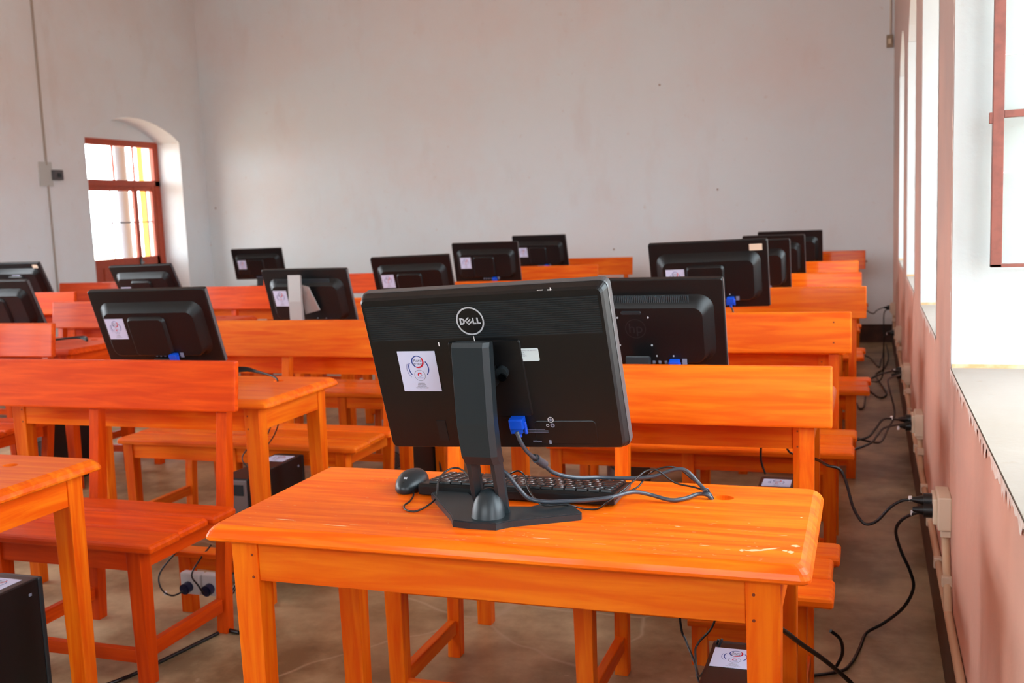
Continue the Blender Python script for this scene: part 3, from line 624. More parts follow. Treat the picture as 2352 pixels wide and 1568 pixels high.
# ------------------------------------------------------------------ towers
def tower(x1,y0,label,w=.105,dl=.42,h=.40,lab=True,x0=None):
    x0=x1-w
    r=empty('computer_tower',((x0+x1)/2,y0,0),0,label,'computer','black computer towers under the desks')
    MB().box((-w/2,.012,.006),(w/2,dl,h),BLK,.004).build('casing',r)
    b=MB(); b.box((-w/2+.002,0,.01),(w/2-.002,.012,h-.004),METAL,.002)
    b.cyl((0,-.001,h*.52),(0,-.004,h*.52),.042,mat('fan_grille','#3A3A3C',.5),n=24)
    for k in range(1,5): ring(b,(0,0),.008*k,.008*k+.0015,0,2*PI,0,METAL,Matrix.Translation((0,-.0045,h*.52))@Matrix.Rotation(PI/2,4,'X'),n=20)
    for k in range(5): b.box((-w/2+.015,-.002,.04+k*.018),(w/2-.03,0,.05+k*.018),BLK2)
    b.box((-w/2+.012,-.004,h-.06),(w/2-.012,0,h-.02),BLK2)
    b.build('rear_panel',r)
    b=MB(); b.box((-w/2,dl,.006),(w/2,dl+.018,h-.002),BLK2,.006); b.build('front_bezel',r)
    b=MB()
    for xx in (-w/2+.015,w/2-.015):
        for yy in (.05,dl-.05): b.cyl((xx,yy,0),(xx,yy,.008),.008,BLK2,n=10)
    b.build('feet',r)
    MB().box((w/2,dl-.036,h-.042),(w/2+.0012,dl-.026,h-.034),GREYI,.0003).build('side_badge',r)
    if lab:
        M=Matrix.Translation((0,dl-.075,h+.0006))@Matrix.Rotation(PI,4,'Z')@Matrix.Rotation(PI,4,'Z')
        aura_label(.092,.092 if lab is True else lab,M).build('paper_label',r)
    return r
tower(-.203,1.71,'black computer tower under the right end of the nearest desk, printed label on top',w=.110)
tower(-.232,3.11,'dark computer tower under the second window desk, only its labelled top showing',w=.115)
tower(-2.115,1.73,'black computer tower at the lower left corner under the cut off desk',w=.14,dl=.40)
tower(-2.14,3.16,'black computer tower with fan grille under the left of centre desk',w=.12,dl=.40)
tower(-2.03,4.28,'black computer tower in the third row of the middle column',w=.11)
tower(-4.0,4.2,'black tower under the reddish desk at left, seen between bench legs',w=.11,dl=.36)
tower(-1.0,4.42,'dark tower under the third window desk seen below the nearest monitor',w=.11)
# ------------------------------------------------------------------ monitors
def xz(pts,y): return [(p[0],y,p[1]) for p in pts]
def plugmesh(x,z,y,T,s=1.0):
    b=MB(); b.box((x-.017*s,y-.022,z-.012*s),(x+.017*s,y,z+.014*s),VGAB,.003,M=T)
    b.loft([xz(rrect(.030*s,.018*s,.004,3,x,z-.012*s),y-.02)]+[xz(rrect(.012*s,.010*s,.003,3,x,z-.022*s),y-.014)],VGAB,M=T)
    b.cyl((x,y-.012,z-.012),(x,y-.012,z-.034*s),.006*s,VGAB,M=T)
    for sx in (-1,1): b.cyl((x+sx*.017*s,y-.010,z+.004),(x+sx*.017*s,y-.010,z-.026*s),.0042*s,VGAB,M=T,n=10)
    return b
def monitor(cx,cy,cz,ya,ti,ro,w,h,label,style='hump',lab=(-.14,.0),hub=True,beige=False,plug_at=(.06,-.115),silver=False,labs=(.080,.084)):
    back=Vector((math.sin(ya),-math.cos(ya),0))
    base=Vector((cx,cy,0))+(-back)*.03
    r=empty('monitor',(base.x,base.y,ZD),ya,label,'monitor','black monitors on the desks')
    # local panel transform
    loc=Vector((0,-.03,cz-ZD))
    T=Matrix.Translation(loc)@Matrix.Rotation(ti,4,'X')@Matrix.Rotation(-ro,4,'Y')
    b=MB()
    b.loft([xz(rrect(w-.006,h-.006,.006,3),.0),xz(rrect(w,h,.008,3),.003),xz(rrect(w,h,.008,3),.020),xz(rrect(w-.004,h-.004,.006,3),.023)],BLK,M=T)
    b.build('housing',r)
    b=MB(); b.box((w/2-.0004,.004,-h/2+.004),(w/2+.0008,.018,h/2-.004),SATIN,M=T); b.build('side_strip',r)
    MB().box((-w/2+.016,.0231,-h/2+.02),(w/2-.016,.0238,h/2-.016),GLOSS,M=T).build('screen',r)
    bw,bh=w*.88,h*.72; iw,ih=w*.76,h*.58
    b=MB(); zo=-h*.02
    b.loft([xz(rrect(bw,bh,.045,8,0,zo),.0),xz(rrect(bw-.012,bh-.010,.042,8,0,zo),-.005),xz(rrect((bw+iw)/2,(bh+ih)/2,.038,8,0,zo),-.014),xz(rrect(iw+.010,ih+.010,.032,8,0,zo-.01),-.026),xz(rrect(iw,ih,.028,8,0,zo-.01),-.030)],BLK,M=T,smooth=True,cap0=False)
    bulge=b.build('back_bulge',r)
    if style=='vent':
        b=MB(); zt=zo+(bh+ih)/4+.002
        n=56
        for k in range(n):
            x=-bw*.36+bw*.70*k/(n-1)
            b.box((x-.0012,-.0195,zt-.013),(x+.0012,-.0125,zt+.011),FINM,M=T)
        b.build('vent_fins',bulge)
        b=MB(); b.loft([xz(rrect(.062,.012,.006,4,-.02,h*.19),-.0302),xz(rrect(.058,.009,.004,4,-.02,h*.19),-.0335)],BLK2,M=T); b.build('cable_slot',bulge)
        b=MB(); MT=T@Matrix.Translation((-.01,-.0302,h*.02))@Matrix.Rotation(PI/2,4,'X')
        EMB=mat('embossed_emblem','#1E2226',.28)
        ring(b,(0,0),.029,.0315,0,2*PI,.0006,EMB,MT); text(b,'hp',.045,(0,0,.0006),EMB,MT); b.build('maker_emblem',bulge)
        b=MB()
        for (x,z) in ((-.062,h*.14),(.035,-h*.16),(.03,h*.14),(-.062,-h*.16)): b.cyl((x,-.030,z),(x,-.0315,z),.0028,GREYM,M=T,n=10)
        b.build('screws',bulge)
    else:
        b=MB(); hw,hh=w*.30,h*.50
        b.loft([xz(rrect(hw+.012,hh+.012,.02,5,-w*.02,-h*.08),-.029),xz(rrect(hw,hh,.016,5,-w*.02,-h*.08),-.040),xz(rrect(hw-.006,hh-.006,.014,5,-w*.02,-h*.08),-.042)],BLK,M=T,smooth=True)
        b.build('hinge_cover',r)
    # ports
    b=MB()
    for k in range(4): b.box((plug_at[0]-.085+k*.018,-.0315,plug_at[1]-.003),(plug_at[0]-.077+k*.018,-.030,plug_at[1]+.006),GREYI,M=T)
    for k in range(2): b.box((plug_at[0]-.055+k*.05,-.0315,plug_at[1]+.020),(plug_at[0]-.051+k*.05,-.030,plug_at[1]+.024),GREYM,M=T)
    b.box((plug_at[0]+.022,-.0312,plug_at[1]-.006),(plug_at[0]+.036,-.030,plug_at[1]+.012),GREYI,M=T)
    b.build('ports',r)
    plugmesh(plug_at[0],plug_at[1],-.03,T,.9).build('video_plug',r)
    MB().tube([tuple(T@Vector((plug_at[0],-.042,plug_at[1]-.028))),tuple(T@Vector((plug_at[0]+.01,-.05,plug_at[1]-.06))),(plug_at[0]+.03,-.03,.02),(plug_at[0]+.06,.03,.006)],.0035,CAB).build('video_cable',r)
    if beige: MB().box((w*.5-.075,-.0008,h*.5-.046),(w*.5-.022,.0002,h*.5-.018),BEIGE,.0002,M=T).build('beige_sticker',r)
    if lab:
        dep=-.0304
        M=T@Matrix.Translation((lab[0],dep,lab[1]))@Matrix.Rotation(PI/2,4,'X')
        aura_label(labs[0],labs[1],M).build('paper_label',bulge)
    # stand
    if silver:
        b=MB(); b.loft([[(-.015+x,y,z) for (x,y,z) in ((-.036,-.128,.0),(.036,-.128,.0),(.036,-.105,.0),(-.036,-.105,.0))],[(-.015+x,y,z) for (x,y,z) in ((-.036,-.132,.2),(.036,-.132,.2),(.036,-.116,.2),(-.036,-.116,.2))],[(-.015+x,y,z) for (x,y,z) in ((-.036,-.128,.33),(.036,-.128,.33),(.036,-.116,.325),(-.036,-.116,.325))]],SILV); b.build('silver_neck',r)
        b=MB(); b.hexa([(.0,-.07,.13),(.085,-.07,.15),(.085,-.06,.15),(.0,-.06,.13)],[(.015,-.115,.28),(.055,-.115,.27),(.055,-.105,.27),(.015,-.105,.28)],SILV,.002); b.build('silver_bracket',r)
        b=MB(); b.loft([[(p[0]-.0,p[1]-.06,z) for p in rrect(.24,.19,.03,5)] for z in (0,.012)],SILV); b.build('stand_base',r)
    else:
        b=MB(); zt=.155 if style=='vent' else .10; oy=-.045 if style=='vent' else .04
        b.hexa([(-.04,-.045+oy,.01),(.04,-.045+oy,.01),(.04,-.022+oy,.01),(-.04,-.022+oy,.01)],[(-.036,-.045+oy,zt),(.036,-.045+oy,zt),(.036,-.022+oy,zt-.005),(-.036,-.022+oy,zt-.005)],BLK2,.003); b.build('stand_neck',r)
        b=MB(); b.loft([[(p[0],p[1]-.01,z) for p in rrect(.24-2*i,.18-2*i,.04,6)] for i,z in ((0,0),(0,.008),(.006,.014))],BLK2); b.build('stand_base',r)
    return r
monitor(-.648,3.054,.969,0,.306,0,.50,.30,'black monitor with vent strip and faint round emblem, just right of the nearest monitor',style='vent',lab=None,plug_at=(.10,-.105))
monitor(-.650,4.472,1.026,.027,.29,.017,.50,.30,'black monitor with beige sticker at its top right corner in the window column',beige=True,lab=(-.138,.0),plug_at=(.09,-.10))
monitor(-.61,5.90,.977,.02,.28,.01,.40,.30,'narrow black monitor right behind the beige sticker one',lab=None)
monitor(-.60,7.10,.966,-.043,.295,0,.40,.30,'black monitor fifth in the window column, mostly hidden',lab=None)
monitor(-.605,8.65,.950,.005,.276,0,.50,.30,'farthest black monitor in the window column',lab=None)
monitor(-2.506,3.20,.955,.042,.352,.0055,.50,.30,'black monitor at left behind the large reddish bench, white label and blue plug',lab=(-.148,.008),plug_at=(.07,-.105))
monitor(-2.665,4.60,.942,-.067,.283,0,.50,.30,'black monitor with a tall silver stand neck',lab=(-.145,.008),silver=True,plug_at=(.10,-.12),style='vent')
monitor(-2.595,5.72,.951,.085,.346,.018,.50,.30,'black monitor with white label right above the left corner of the nearest monitor',lab=(-.148,.008))
monitor(-2.653,7.15,.976,.076,.272,0,.50,.30,'black monitor in the middle column, second from the back wall, above a small bench',lab=(-.148,.008))
monitor(-2.729,8.72,.980,-.074,.267,0,.50,.30,'farthest black monitor in the middle column, overlapping the back wall centre',lab=(-.148,.008))
monitor(-5.408,8.45,.948,.151,.286,0,.50,.30,'small far monitor alone before the back wall at left, label with green edge',lab=(-.148,.008))
monitor(-4.44,5.62,.949,-.04,.45,.014,.50,.30,'black monitor in front of the arched red door',lab=(-.148,-.03))
monitor(-4.58,4.55,.925,-.035,.386,0,.50,.30,'black monitor cut by the left edge, nearer of the two there',lab=None)
monitor(-6.27,6.45,.956,-.057,.42,0,.50,.30,'black monitor cut by the left edge, farther one with small beige sticker',beige=True,lab=(.0,.02))
# ---- nearest monitor
r=empty('monitor',(-.69,1.84,ZD),0,'nearest large black monitor with round emblem, white label and blue plug on its back','monitor','black monitors on the desks')
w,h=.50,.330
T=Matrix.Translation((-.6918+.69,1.8553-1.84,1.0162-ZD))@Matrix.Rotation(-.0282,4,'Z')@Matrix.Rotation(.2626,4,'X')@Matrix.Rotation(-.0435,4,'Y')
b=MB(); b.loft([xz(rrect(w-.012,h-.012,.010,5),0),xz(rrect(w-.004,h-.004,.012,5),.006),xz(rrect(w+.004,h+.004,.014,5),.020),xz(rrect(w+.006,h+.006,.014,5),.021)],BLK,M=T,cap1=False); shell=b.build('back_shell',r)
b=MB(); b.loft([xz(rrect(w+.006,h+.006,.014,5),.021),xz(rrect(w+.008,h+.008,.014,5),.024),xz(rrect(w+.008,h+.008,.014,5),.040),xz(rrect(w+.004,h+.004,.012,5),.043)],SATIN,M=T,smooth=False); b.build('bezel',r)
MB().box((-w/2+.014,.0431,-h/2+.02),(w/2-.014,.0436,h/2-.014),GLOSS,M=T).build('screen',r)
b=MB()
RID=mat('vent_slot','#040506',.6)
for k in range(17):
    z=h/2-.022-k*.0043
    b.box((-w/2+.012,-.0006,z-.0011),(w/2-.012,.0008,z+.0011),RID,M=T)
    b.box((-w/2+.012,-.0014,z+.0011),(w/2-.012,.0006,z+.0030),BLK2,M=T)
b.build('vent_grille',shell)
# emblem
MT=T@Matrix.Translation((-.018,-.0016,h/2-.056))@Matrix.Rotation(PI/2,4,'X')
b=MB(); b.cyl((0,0,-.001),(0,0,.0002),.0285,BLK,M=MT,n=40); ring(b,(0,0),.0255,.0285,0,2*PI,.0006,GREYM,MT,n=48)
def poly(pts,k=1.0): b.add([(p[0],p[1],.0007) for p in pts],[tuple(range(len(pts)))],GREYM,MT)
q=.0066
# D
vs=[(-.0215,-q),(-.0165,-q),(-.0125,-.0048),(-.0108,0),(-.0125,.0048),(-.0165,q),(-.0215,q)]; vi=[(-.0182,-q+.003),(-.0165,-q+.003),(-.0148,-.0025),(-.0142,0),(-.0148,.0025),(-.0165,q-.003),(-.0182,q-.003)]
n_=len(vs); b.add([(p[0],p[1],.0007) for p in vs+vi],[(i,(i+1)%n_,n_+(i+1)%n_,n_+i) for i in range(n_)],GREYM,MT)
# tilted E
R3=Matrix.Rotation(PI*.22,2)
def er(x,y): v=R3@Vector((x,y)); return (v.x-.0035,v.y)
for (x0_,y0_,x1_,y1_) in ((-.0055,-.0062,-.0028,.0062),(-.0055,-.0062,.0058,-.0036),(-.0055,-.0013,.0058,.0013),(-.0055,.0036,.0058,.0062)):
    poly([er(x0_,y0_),er(x1_,y0_),er(x1_,y1_),er(x0_,y1_)])
for ox in (.0045,.0135):
    poly([(ox,-q),(ox+.0078,-q),(ox+.0078,-q+.003),(ox,-q+.003)]); poly([(ox,-q),(ox+.0033,-q),(ox+.0033,q),(ox,q)])
b.build('maker_emblem',shell)
# inset mounting area and cover seams
b=MB(); b.loft([xz(rrect(.15,.16,.006,3,.0,.0-.012),-.0002),xz(rrect(.146,.156,.005,3,0,-.012),-.004)],BLK,M=T); b.box((-.03,-.055,-.02),(.02,-.004,.02),BLK,.004,M=T); b.build('mounting_plate',r)
b=MB(); b.cyl((.030,-.004,.004),(.030,-.016,.004),.013,BLK2,M=T,n=20); b.cyl((.033,-.016,-.002),(.033,-.020,-.002),.008,GLOSS,M=T,n=16); b.build('pivot_knob',r)
MB().box((-.135,-.0012,-.145),(-.115,.0008,-.10),RID,.0003,M=T).build('foot_slot',shell)
b=MB(); b.loft([xz(rrect(.125,.05,.008,4,.135,-.128),-.0003),xz(rrect(.122,.047,.006,4,.135,-.128),-.0012)],BLK,M=T); b.build('lower_cover',shell)
MB().box((.065,-.0014,-.147),(.083,0.0005,-.1455),GREYI,M=T).build('catch_mark',shell); MB().box((.098,-.0016,-.152),(.103,0.0004,-.144),GREYI,M=T).build('catch_mark',shell)
# paper label
M=T@Matrix.Translation((-.148,-.0011,.008))@Matrix.Rotation(PI/2,4,'X')@Matrix.Rotation(-.02,4,'Z')
aura_label(.082,.086,M).build('paper_label',shell)
# pale asset sticker
M=T@Matrix.Translation((.080,-.0010,.036))@Matrix.Rotation(PI/2,4,'X')
b=MB(); b.loft([[(p[0],p[1],0) for p in rrect(.056,.026,.003,4)],[(p[0],p[1],.0005) for p in rrect(.056,.026,.003,4)]],PALE,M=M)
for i,(t,wd) in enumerate((('ASSET OF COMPUTER SERVICE',.040),('S/N 0M7 G 01A',.020),('Warranty Sticker',.022),('Service Tag 70QY1',.024))):
    text(b,t,.0036,(-.0245,.0088-i*.0036,.0008),GREYI,M,'LEFT')
b.build('pale_sticker',shell)
# spec text block and round marks
M=T@Matrix.Translation((.052,-.0018,-.110))@Matrix.Rotation(PI/2,4,'X')
b=MB()
for k in range(12):
    wd=.030 if k<9 else .078; b.box((-.028,.014-k*.0028,0),(-.028+wd*random.uniform(.85,1),.0149-k*.0028,.0002),GREYI,M=M)
ring(b,(.057,.010),.0045,.0062,0,2*PI,.0003,GREYM,M,n=20); ring(b,(.057,.010),.0,.0028,0,2*PI,.0003,GREYI,M,n=12); ring(b,(.049,-.002),.002,.0032,0,2*PI,.0003,GREYM,M,n=14); ring(b,(.059,-.002),.002,.0045,0,2*PI,.0003,GREYI,M,n=16)
b.build('spec_print',shell)
plugmesh(.044,-.102,-.001,T,.85).build('video_plug',r)
b=MB()
for x,z,sx,sz in ((-.093,.064,.0012,.004),(.051,.061,.003,.0012),(.060,.0605,.002,.0012),(-.017,.072,.0008,.006),(-.0165,.062,.002,.003),(.15,.1625,.004,.0009),(.152,.164,.0007,.003),(.132,.163,.006,.0006)):
    b.box((x-sx,-.0022,z-sz),(x+sx,-.0017,z+sz),TAG,M=T)
b.build('paint_chips',shell)
# stand: rear upright, forked foot, dome, V base
b=MB()
def sec(x0,x1,yf,ybk,z): return [(x0,yf,z),(x1-.010,yf,z),(x1,yf+.010,z),(x1,ybk,z),(x0,ybk,z),(x0-.003,yf+.006,z)]
b.loft([sec(-.044,.026,-.062,-.036,.352),sec(-.045,.026,-.066,-.034,.343),sec(-.043,.028,-.062,-.03,.20),sec(-.038,.030,-.056,-.020,.135),sec(-.035,.031,-.046,-.014,.118)],BLK2)
b.build('stand_neck',r)
b=MB()
b.loft([sec(-.035,-.016,-.043,-.020,.118),sec(-.033,-.016,-.02,.000,.03),sec(-.033,-.016,-.012,.004,.012)],BLK2); b.loft([sec(.014,.031,-.043,-.020,.118),sec(.016,.033,-.02,.000,.03),sec(.016,.034,-.012,.004,.012)],BLK2)
b.box((-.016,-.022,.028),(.018,.002,.040),BLK2,.002)
b.build('forked_leg',r)
b=MB(); lo=[]
for k in range(7):
    a=k/6*PI/2; lo.append([(.0+ .033*math.cos(a)*math.cos(t), -.030+.040*math.cos(a)*math.sin(t)*.8+.010*math.sin(a), .012+.055*math.sin(a)) for t in [2*PI*j/28 for j in range(28)]])
b.loft(lo,BLK2,smooth=True); b.build('dome_cover',r)
b=MB()
P=[(-.058,-.072),(.005,-.079),(.028,-.078),(.042,-.062),(.060,-.048),(.169,.030),(.150,.075),(.109,.131),(.035,.060),(-.005,.045),(-.06,.075),(-.140,.165),(-.176,.109),(-.070,-.035)]
P=[(-.058,-.068),(-.02,-.074),(.031,-.072),(.040,-.060),(.056,-.045),(.169,.022),(.169,.032),(.109,.115),(.060,.050),(.0,.040),(-.05,.060),(-.130,.160),(-.138,.158),(-.178,.108),(-.075,-.035)]
bm=bmesh.new(); V0=[bm.verts.new((p[0],p[1],0)) for p in P]; f=bm.faces.new(V0); rr=bmesh.ops.extrude_face_region(bm,geom=[f]); 
for v in rr['geom']:
    if isinstance(v,bmesh.types.BMVert): v.co.z=.014
bmesh.ops.recalc_face_normals(bm,faces=bm.faces)
bmesh.ops.bevel(bm,geom=[e for e in bm.edges if all(v.co.z>.01 for v in e.verts)],offset=.002,segments=2,affect='EDGES')
bmesh.ops.triangulate(bm,faces=[f for f in bm.faces if len(f.verts)>4])
b.frombm(bm,BLK2); b.build('stand_base',r)
# ------------------------------------------------------------------ keyboard
K0=Vector((-.885,1.958,ZD)); K1=Vector((-.470,1.952,ZD)); 
kr=empty('keyboard',(-.69,2.035,ZD),-.010,'black keyboard with white key legends behind the nearest monitor','keyboard')
KW,KD=.425,.150
b=MB(); b.prism([(-KD/2,.004),(-KD/2,.022),(-KD/2+.006,.027),(KD/2-.004,.014),(KD/2,.010),(KD/2,.002)],0,-KW/2,KW/2,BLK,bev=.0015); b.build('case',kr)
MB().box((KW/2-.0005,-KD/2+.006,.004),(KW/2+.001,KD/2-.006,.011),SATIN,.0003).build('side_edge',kr)
LEG=mat('key_legend','#C8CDD2',.5)
slope=math.atan2(.013,.140); KT=Matrix.Translation((0,-KD/2+.006,.0272))@Matrix.Rotation(-slope,4,'X')
rows=[[1]*13+[1,1,1],[1]*13+[2]+[1,1,1,1],[1.5]+[1]*12+[1.5]+[1]*4,[1.75]+[1]*11+[2.25]+[1]*4,[2.25]+[1]*10+[2.75]+[1]*4,[1.3,1.3,1.3,6.2,1.3,1.3,2.3]+[2,1,1]]
cnt=0
for ri,row in enumerate(rows):
    tot=sum(row)+.4; u=(KW-.016)/tot; x=KW/2-.008   # user side is +y, so the row runs from +x (user's left)
    for ki,kw in enumerate(row):
        ww=kw*u-.0022; yy=.006+ri*.0218; yd=.0185 if ri else .013
        if ki==len(row)-4 and ri: x-=.2*u
        if ri and kw*u<0.004: pass
        k=MB(); xa,xb=x-ww,x; 
        k.hexa([(xa,yy,.0),(xb,yy,.0),(xb,yy+yd,.0),(xa,yy+yd,.0)],[(xa+.001,yy+.001,.0048),(xb-.001,yy+.001,.0048),(xb-.001,yy+yd-.001,.0048),(xa+.001,yy+yd-.001,.0048)],BLK,.0006)
        k.box((xb-.008,yy+.006,.0048),(xb-.003,yy+.0085,.0051),LEG)
        if random.random()<.4: k.box((xb-.007,yy+.011,.0048),(xb-.004,yy+.0125,.0051),LEG)
        ob=k.build('key',kr); ob.matrix_basis=KT
        x-=kw*u; cnt+=1
# ------------------------------------------------------------------ mouse
mr=empty('mouse',(-.944,2.018,ZD),PI+.05,'black computer mouse at the left of the keyboard','mouse')
def mloop(s,z,off=0): return [( .033*s*math.cos(t)*(1-.10*math.sin(t)), .057*s*math.sin(t)+off, z) for t in [2*PI*j/28 for j in range(28)]]
b=MB(); b.loft([mloop(.93,.001),mloop(1,.005),mloop(1.0,.012),[(x,y,z+.004*(1-abs(y+.01)/.052)) for x,y,z in mloop(.96,.019)],[(x,y,z+.006*(1-abs(y+.015)/.05)) for x,y,z in mloop(.82,.026,-.002)],[(x,y,z+.006) for x,y,z in mloop(.55,.031,-.006)],[(x,y,z+.006) for x,y,z in mloop(.2,.0335,-.008)]],BLK2,smooth=True); mb_=b.build('body',mr)
b=MB(); b.cyl((-.0035,.029,.0245),(.0035,.029,.0245),.009,GREYM,n=18); b.build('scroll_wheel',mb_)
b=MB(); b.box((-.0006,.012,.0255),(.0006,.050,.0262),RID); b.build('button_gap',mb_)
b=MB(); b.cyl((0,-.028,.0325),(0,-.028,.0365),.0075,GREYM,n=20); b.build('badge',mb_)
# ------------------------------------------------------------------ cables on the nearest desk
H=(-.300,2.060,.73); H2=(-.292,2.066,.70)
G2='cables bundled into the desk hole'
VGA=[(-0.634,1.835,0.907),(-0.627,1.84,0.884),(-0.619,1.86,0.859),(-0.608,1.9,0.833),(-0.598,1.95,0.8),(-0.569,2.0,0.779),(-0.531,2.05,0.768),(-0.477,2.06,0.766),(-0.421,2.069,0.77),(-0.381,2.071,0.785),(-0.354,2.072,0.785),(-0.327,2.068,0.76),(-0.306,2.055,0.742),H,H2]
o=cable('video_cable',VGA,.0042,'grey video cable with a ferrite bead hanging from the blue plug',mm=CABG,group=G2)
b=MB(); b.cyl((-.6135,1.884,.8445),(-.605,1.912,.826),.0085,CABG,n=16); b.cyl((-.616,1.876,.850),(-.6135,1.884,.8445),.0062,BLK2,n=16); b.build('ferrite_bead',o)
PW=[(-.70,1.90,.86),(-0.695,1.88,0.829),(-0.673,1.88,0.812),(-0.653,1.885,0.784),(-0.633,1.89,0.762),(-0.597,1.89,0.757),(-0.559,1.902,0.757),(-0.52,1.916,0.757),(-0.478,1.925,0.762),(-0.445,1.972,0.762),(-0.42,2.015,0.747),(-0.376,2.012,0.7385),(-0.348,2.031,0.7385),(-0.326,2.054,0.742),(-0.303,2.051,0.738),H2]
cable('monitor_power_cable',PW,.0042,'thick black power cable crossing behind the monitor foot to the desk hole',mm=CABG,group=G2)
MC=[(-0.925,1.982,0.742),(-0.912,1.955,0.736),(-0.902,1.915,0.735),(-0.9,1.882,0.735),(-0.883,1.854,0.735),(-0.859,1.849,0.735),(-0.85,1.892,0.736),(-0.846,1.925,0.745),(-0.855,1.96,0.768),(-0.856,2.0,0.778),(-0.842,2.022,0.782),(-0.82,2.015,0.778),(-0.777,1.967,0.77),(-0.75,1.972,0.768),(-0.731,2.0,0.77),(-0.711,2.0,0.78),(-0.688,1.99,0.79),(-0.675,1.992,0.78),(-0.653,1.945,0.768),(-0.628,1.91,0.757),(-0.6,1.883,0.752),(-0.562,1.904,0.749),(-0.534,1.93,0.7355),(-0.504,1.93,0.737),(-0.479,1.918,0.757),(-0.458,1.962,0.770),(-0.445,2.023,0.778),(-0.432,2.055,0.785),(-0.411,2.062,0.785),(-0.376,2.066,0.76),(-0.332,2.07,0.75),(-0.304,2.054,0.742),H2]
cable('mouse_cable',MC,.0019,'thin mouse cable looping over the desk and keyboard to the hole',group=G2)
KC=[(-0.468,2.03,0.745),(-0.455,2.074,0.745),(-0.445,2.094,0.757),(-0.422,2.073,0.78),(-0.395,2.074,0.79),(-0.37,2.084,0.785),(-0.343,2.081,0.765),(-0.301,2.055,0.742),H2]
cable('keyboard_cable',KC,.0019,'thin keyboard cable arching into the desk hole',group=G2)
o=MB().tube([(-.318,2.050,.745),(-.313,2.046,.752),(-.308,2.05,.755),(-.305,2.056,.748),(-.311,2.060,.742)],.0016,CABG).build('cable_tie'); tag(o,'small tie around the cables at the desk hole','cable tie')
# cables below nearest desk
cable('tower_cord',[(-.404,2.2,.60),(-0.404,2.25,0.39),(-0.392,2.25,0.345),(-0.365,2.2,0.318),(-.34,2.14,.30),(-.29,2.1,.42)],.0028,'thin cord hanging behind the nearest desk tower, left strand',group='cords of the tower below the nearest desk')
cable('tower_cord',[(-.31,2.23,.5),(-0.328,2.25,0.392),(-0.363,2.25,0.343),(-0.366,2.22,0.33),(-.345,2.15,.31),(-.30,2.12,.41)],.0026,'thin cord bending behind the nearest desk tower, right strand',group='cords of the tower below the nearest desk')
FL=[(-.18,1.95,.52),(-0.159,2.0,0.493),(-0.134,2.15,0.405),(-0.089,2.35,0.282),(-0.03,2.5,0.16),(.05,2.55,.05),(.10,2.4,.007),(.12,2.0,.007)]
cable('power_cable',FL,.0055,'thick black cable leaving the nearest desk tower towards the lower right floor',group=G)
cable('power_cable',[(-.10,2.88,.14),(-.075,2.90,.11),(-.07,2.92,.06),(-.09,2.93,.01)],.005,'short cable loop by the bench leg in the window aisle',group=G)
for i,pts in enumerate(([(-.34,3.46,.62),(-0.341,3.48,0.533),(-0.346,3.52,0.459),(-0.332,3.52,0.412)],[(-.26,3.46,.60),(-0.259,3.47,0.533),(-0.256,3.48,0.509),(-0.24,3.49,0.493),(-.2,3.5,.49)])):
    cable('tower_cord',pts,.0035,['black cord dropping to the labelled tower under the second window desk','short cord loop right of the label under the second window desk'][i])
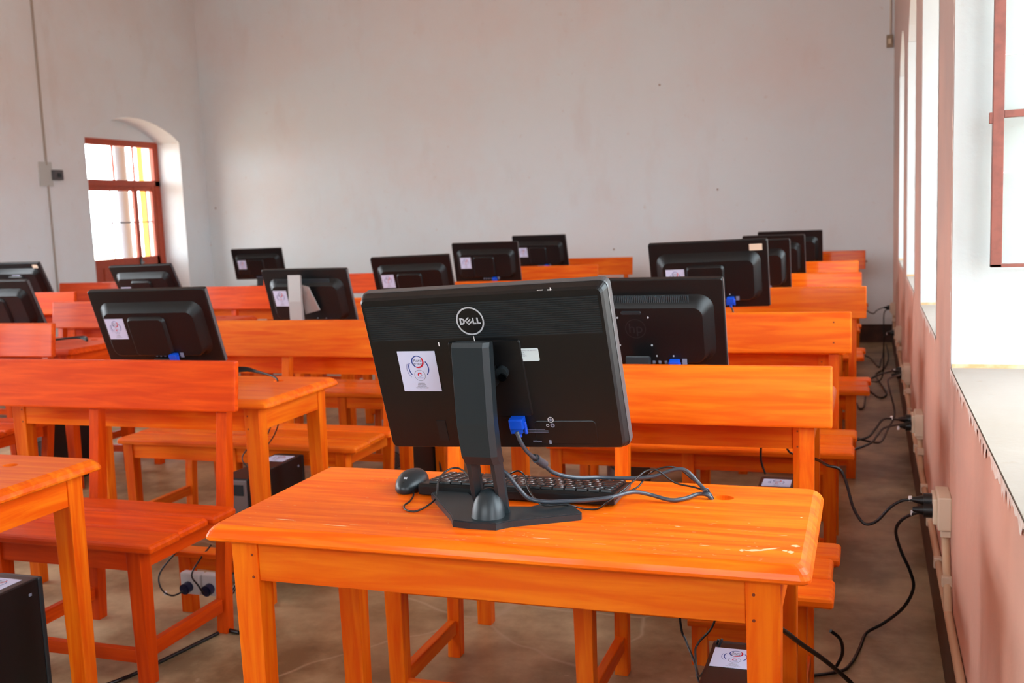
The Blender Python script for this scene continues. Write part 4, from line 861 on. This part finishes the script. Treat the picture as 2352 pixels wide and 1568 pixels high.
# bundles on other desks
for i in range(4):
    j=i*.006
    cable('desk_cable',[(-2.40,3.40-j,.74),(-2.36,3.42+j,.752+j*.5),(-2.333,3.425,.752+j),(-2.28,3.425+j*.5,.757+j*.6),(-2.231,3.425,.752+j*.3),(-2.13,3.385,.742),(-2.10,3.36,.72)],.0035,'black cable of the bundle lying on the left of centre desk',group='cable bundle on the left of centre desk')
for i in range(3):
    cable('desk_cable',[(-4.25,4.45+.03*i,.742),(-4.12,4.42-.02*i,.75),(-4.0,4.46+.02*i,.755),(-3.93,4.45,.742)],.006,'dark cable on the reddish desk at left',group='cables on the reddish left desk')
for i,(a,b_) in enumerate((((-2.19,3.10),(-2.17,3.30)),((-2.16,3.12),(-2.18,3.34)),((-2.13,3.12),(-2.17,3.36)))):
    cable('hanging_wire',[(a[0],a[1]+.25,.66),(a[0]+.01,a[1]+.27,.60),(a[0]-.01,a[1]+.25,.52),(a[0]-.05,a[1]+.2,.45),(b_[0]-.05,b_[1],.41)],.0025,'thin wire hanging under the left of centre desk',group='wires hanging under the left of centre desk')
cable('hanging_wire',[(-2.235,3.25,.68),(-2.24,3.22,.60),(-2.255,3.18,.50),(-2.235,3.20,.402)],.0025,'thin wire dropping onto the tower left of centre, just right of the shiny bench post')
for i in range(3):
    random.seed(20+i); cx,cy=-2.04+.045*i,4.60+.03*i
    cable('cord_tangle_strand',[(cx+random.uniform(-.012,.012),cy+random.uniform(-.02,.02),.60-k*.09) for k in range(7)],.006,'black cord hanging beside the left edge of the nearest monitor',group='hanging cords in the middle column')
# ------------------------------------------------------------------ light
W=bpy.data.worlds.new('world'); S.world=W; W.use_nodes=True
bg=W.node_tree.nodes['Background']; bg.inputs['Color'].default_value=(.86,.94,1.0,1); bg.inputs['Strength'].default_value=5.5
def portal(loc,rot,sx,sy):
    l=bpy.data.lights.new('portal','AREA'); l.shape='RECTANGLE'; l.size=sx; l.size_y=sy; l.cycles.is_portal=True
    o=bpy.data.objects.new('window_portal',l); COL.objects.link(o); o.location=loc; o.rotation_euler=rot
for w0 in wins:
    WW=1.45 if 1.4<w0<1.6 else 1.1
    portal((XR+WT+.01,w0+WW/2,1.62),(0,PI/2,0),1.65,WW)
for a,b in lw: portal((XL-WT-.01,(a+b)/2,2.0),(0,-PI/2,0),2.2,b-a)
portal((XL-WT-.01,(dy0+dy1)/2,1.6),(0,-PI/2,0),1.3,dy1-dy0)
portal((-2.05,YN-.42,3.5),(PI/2,0,0),3.8,1.6)
S.view_settings.view_transform='Standard'; S.view_settings.look='None'; S.view_settings.gamma=1; S.view_settings.exposure=1.6
S.cycles.max_bounces=10; S.cycles.diffuse_bounces=6; S.cycles.transparent_max_bounces=12
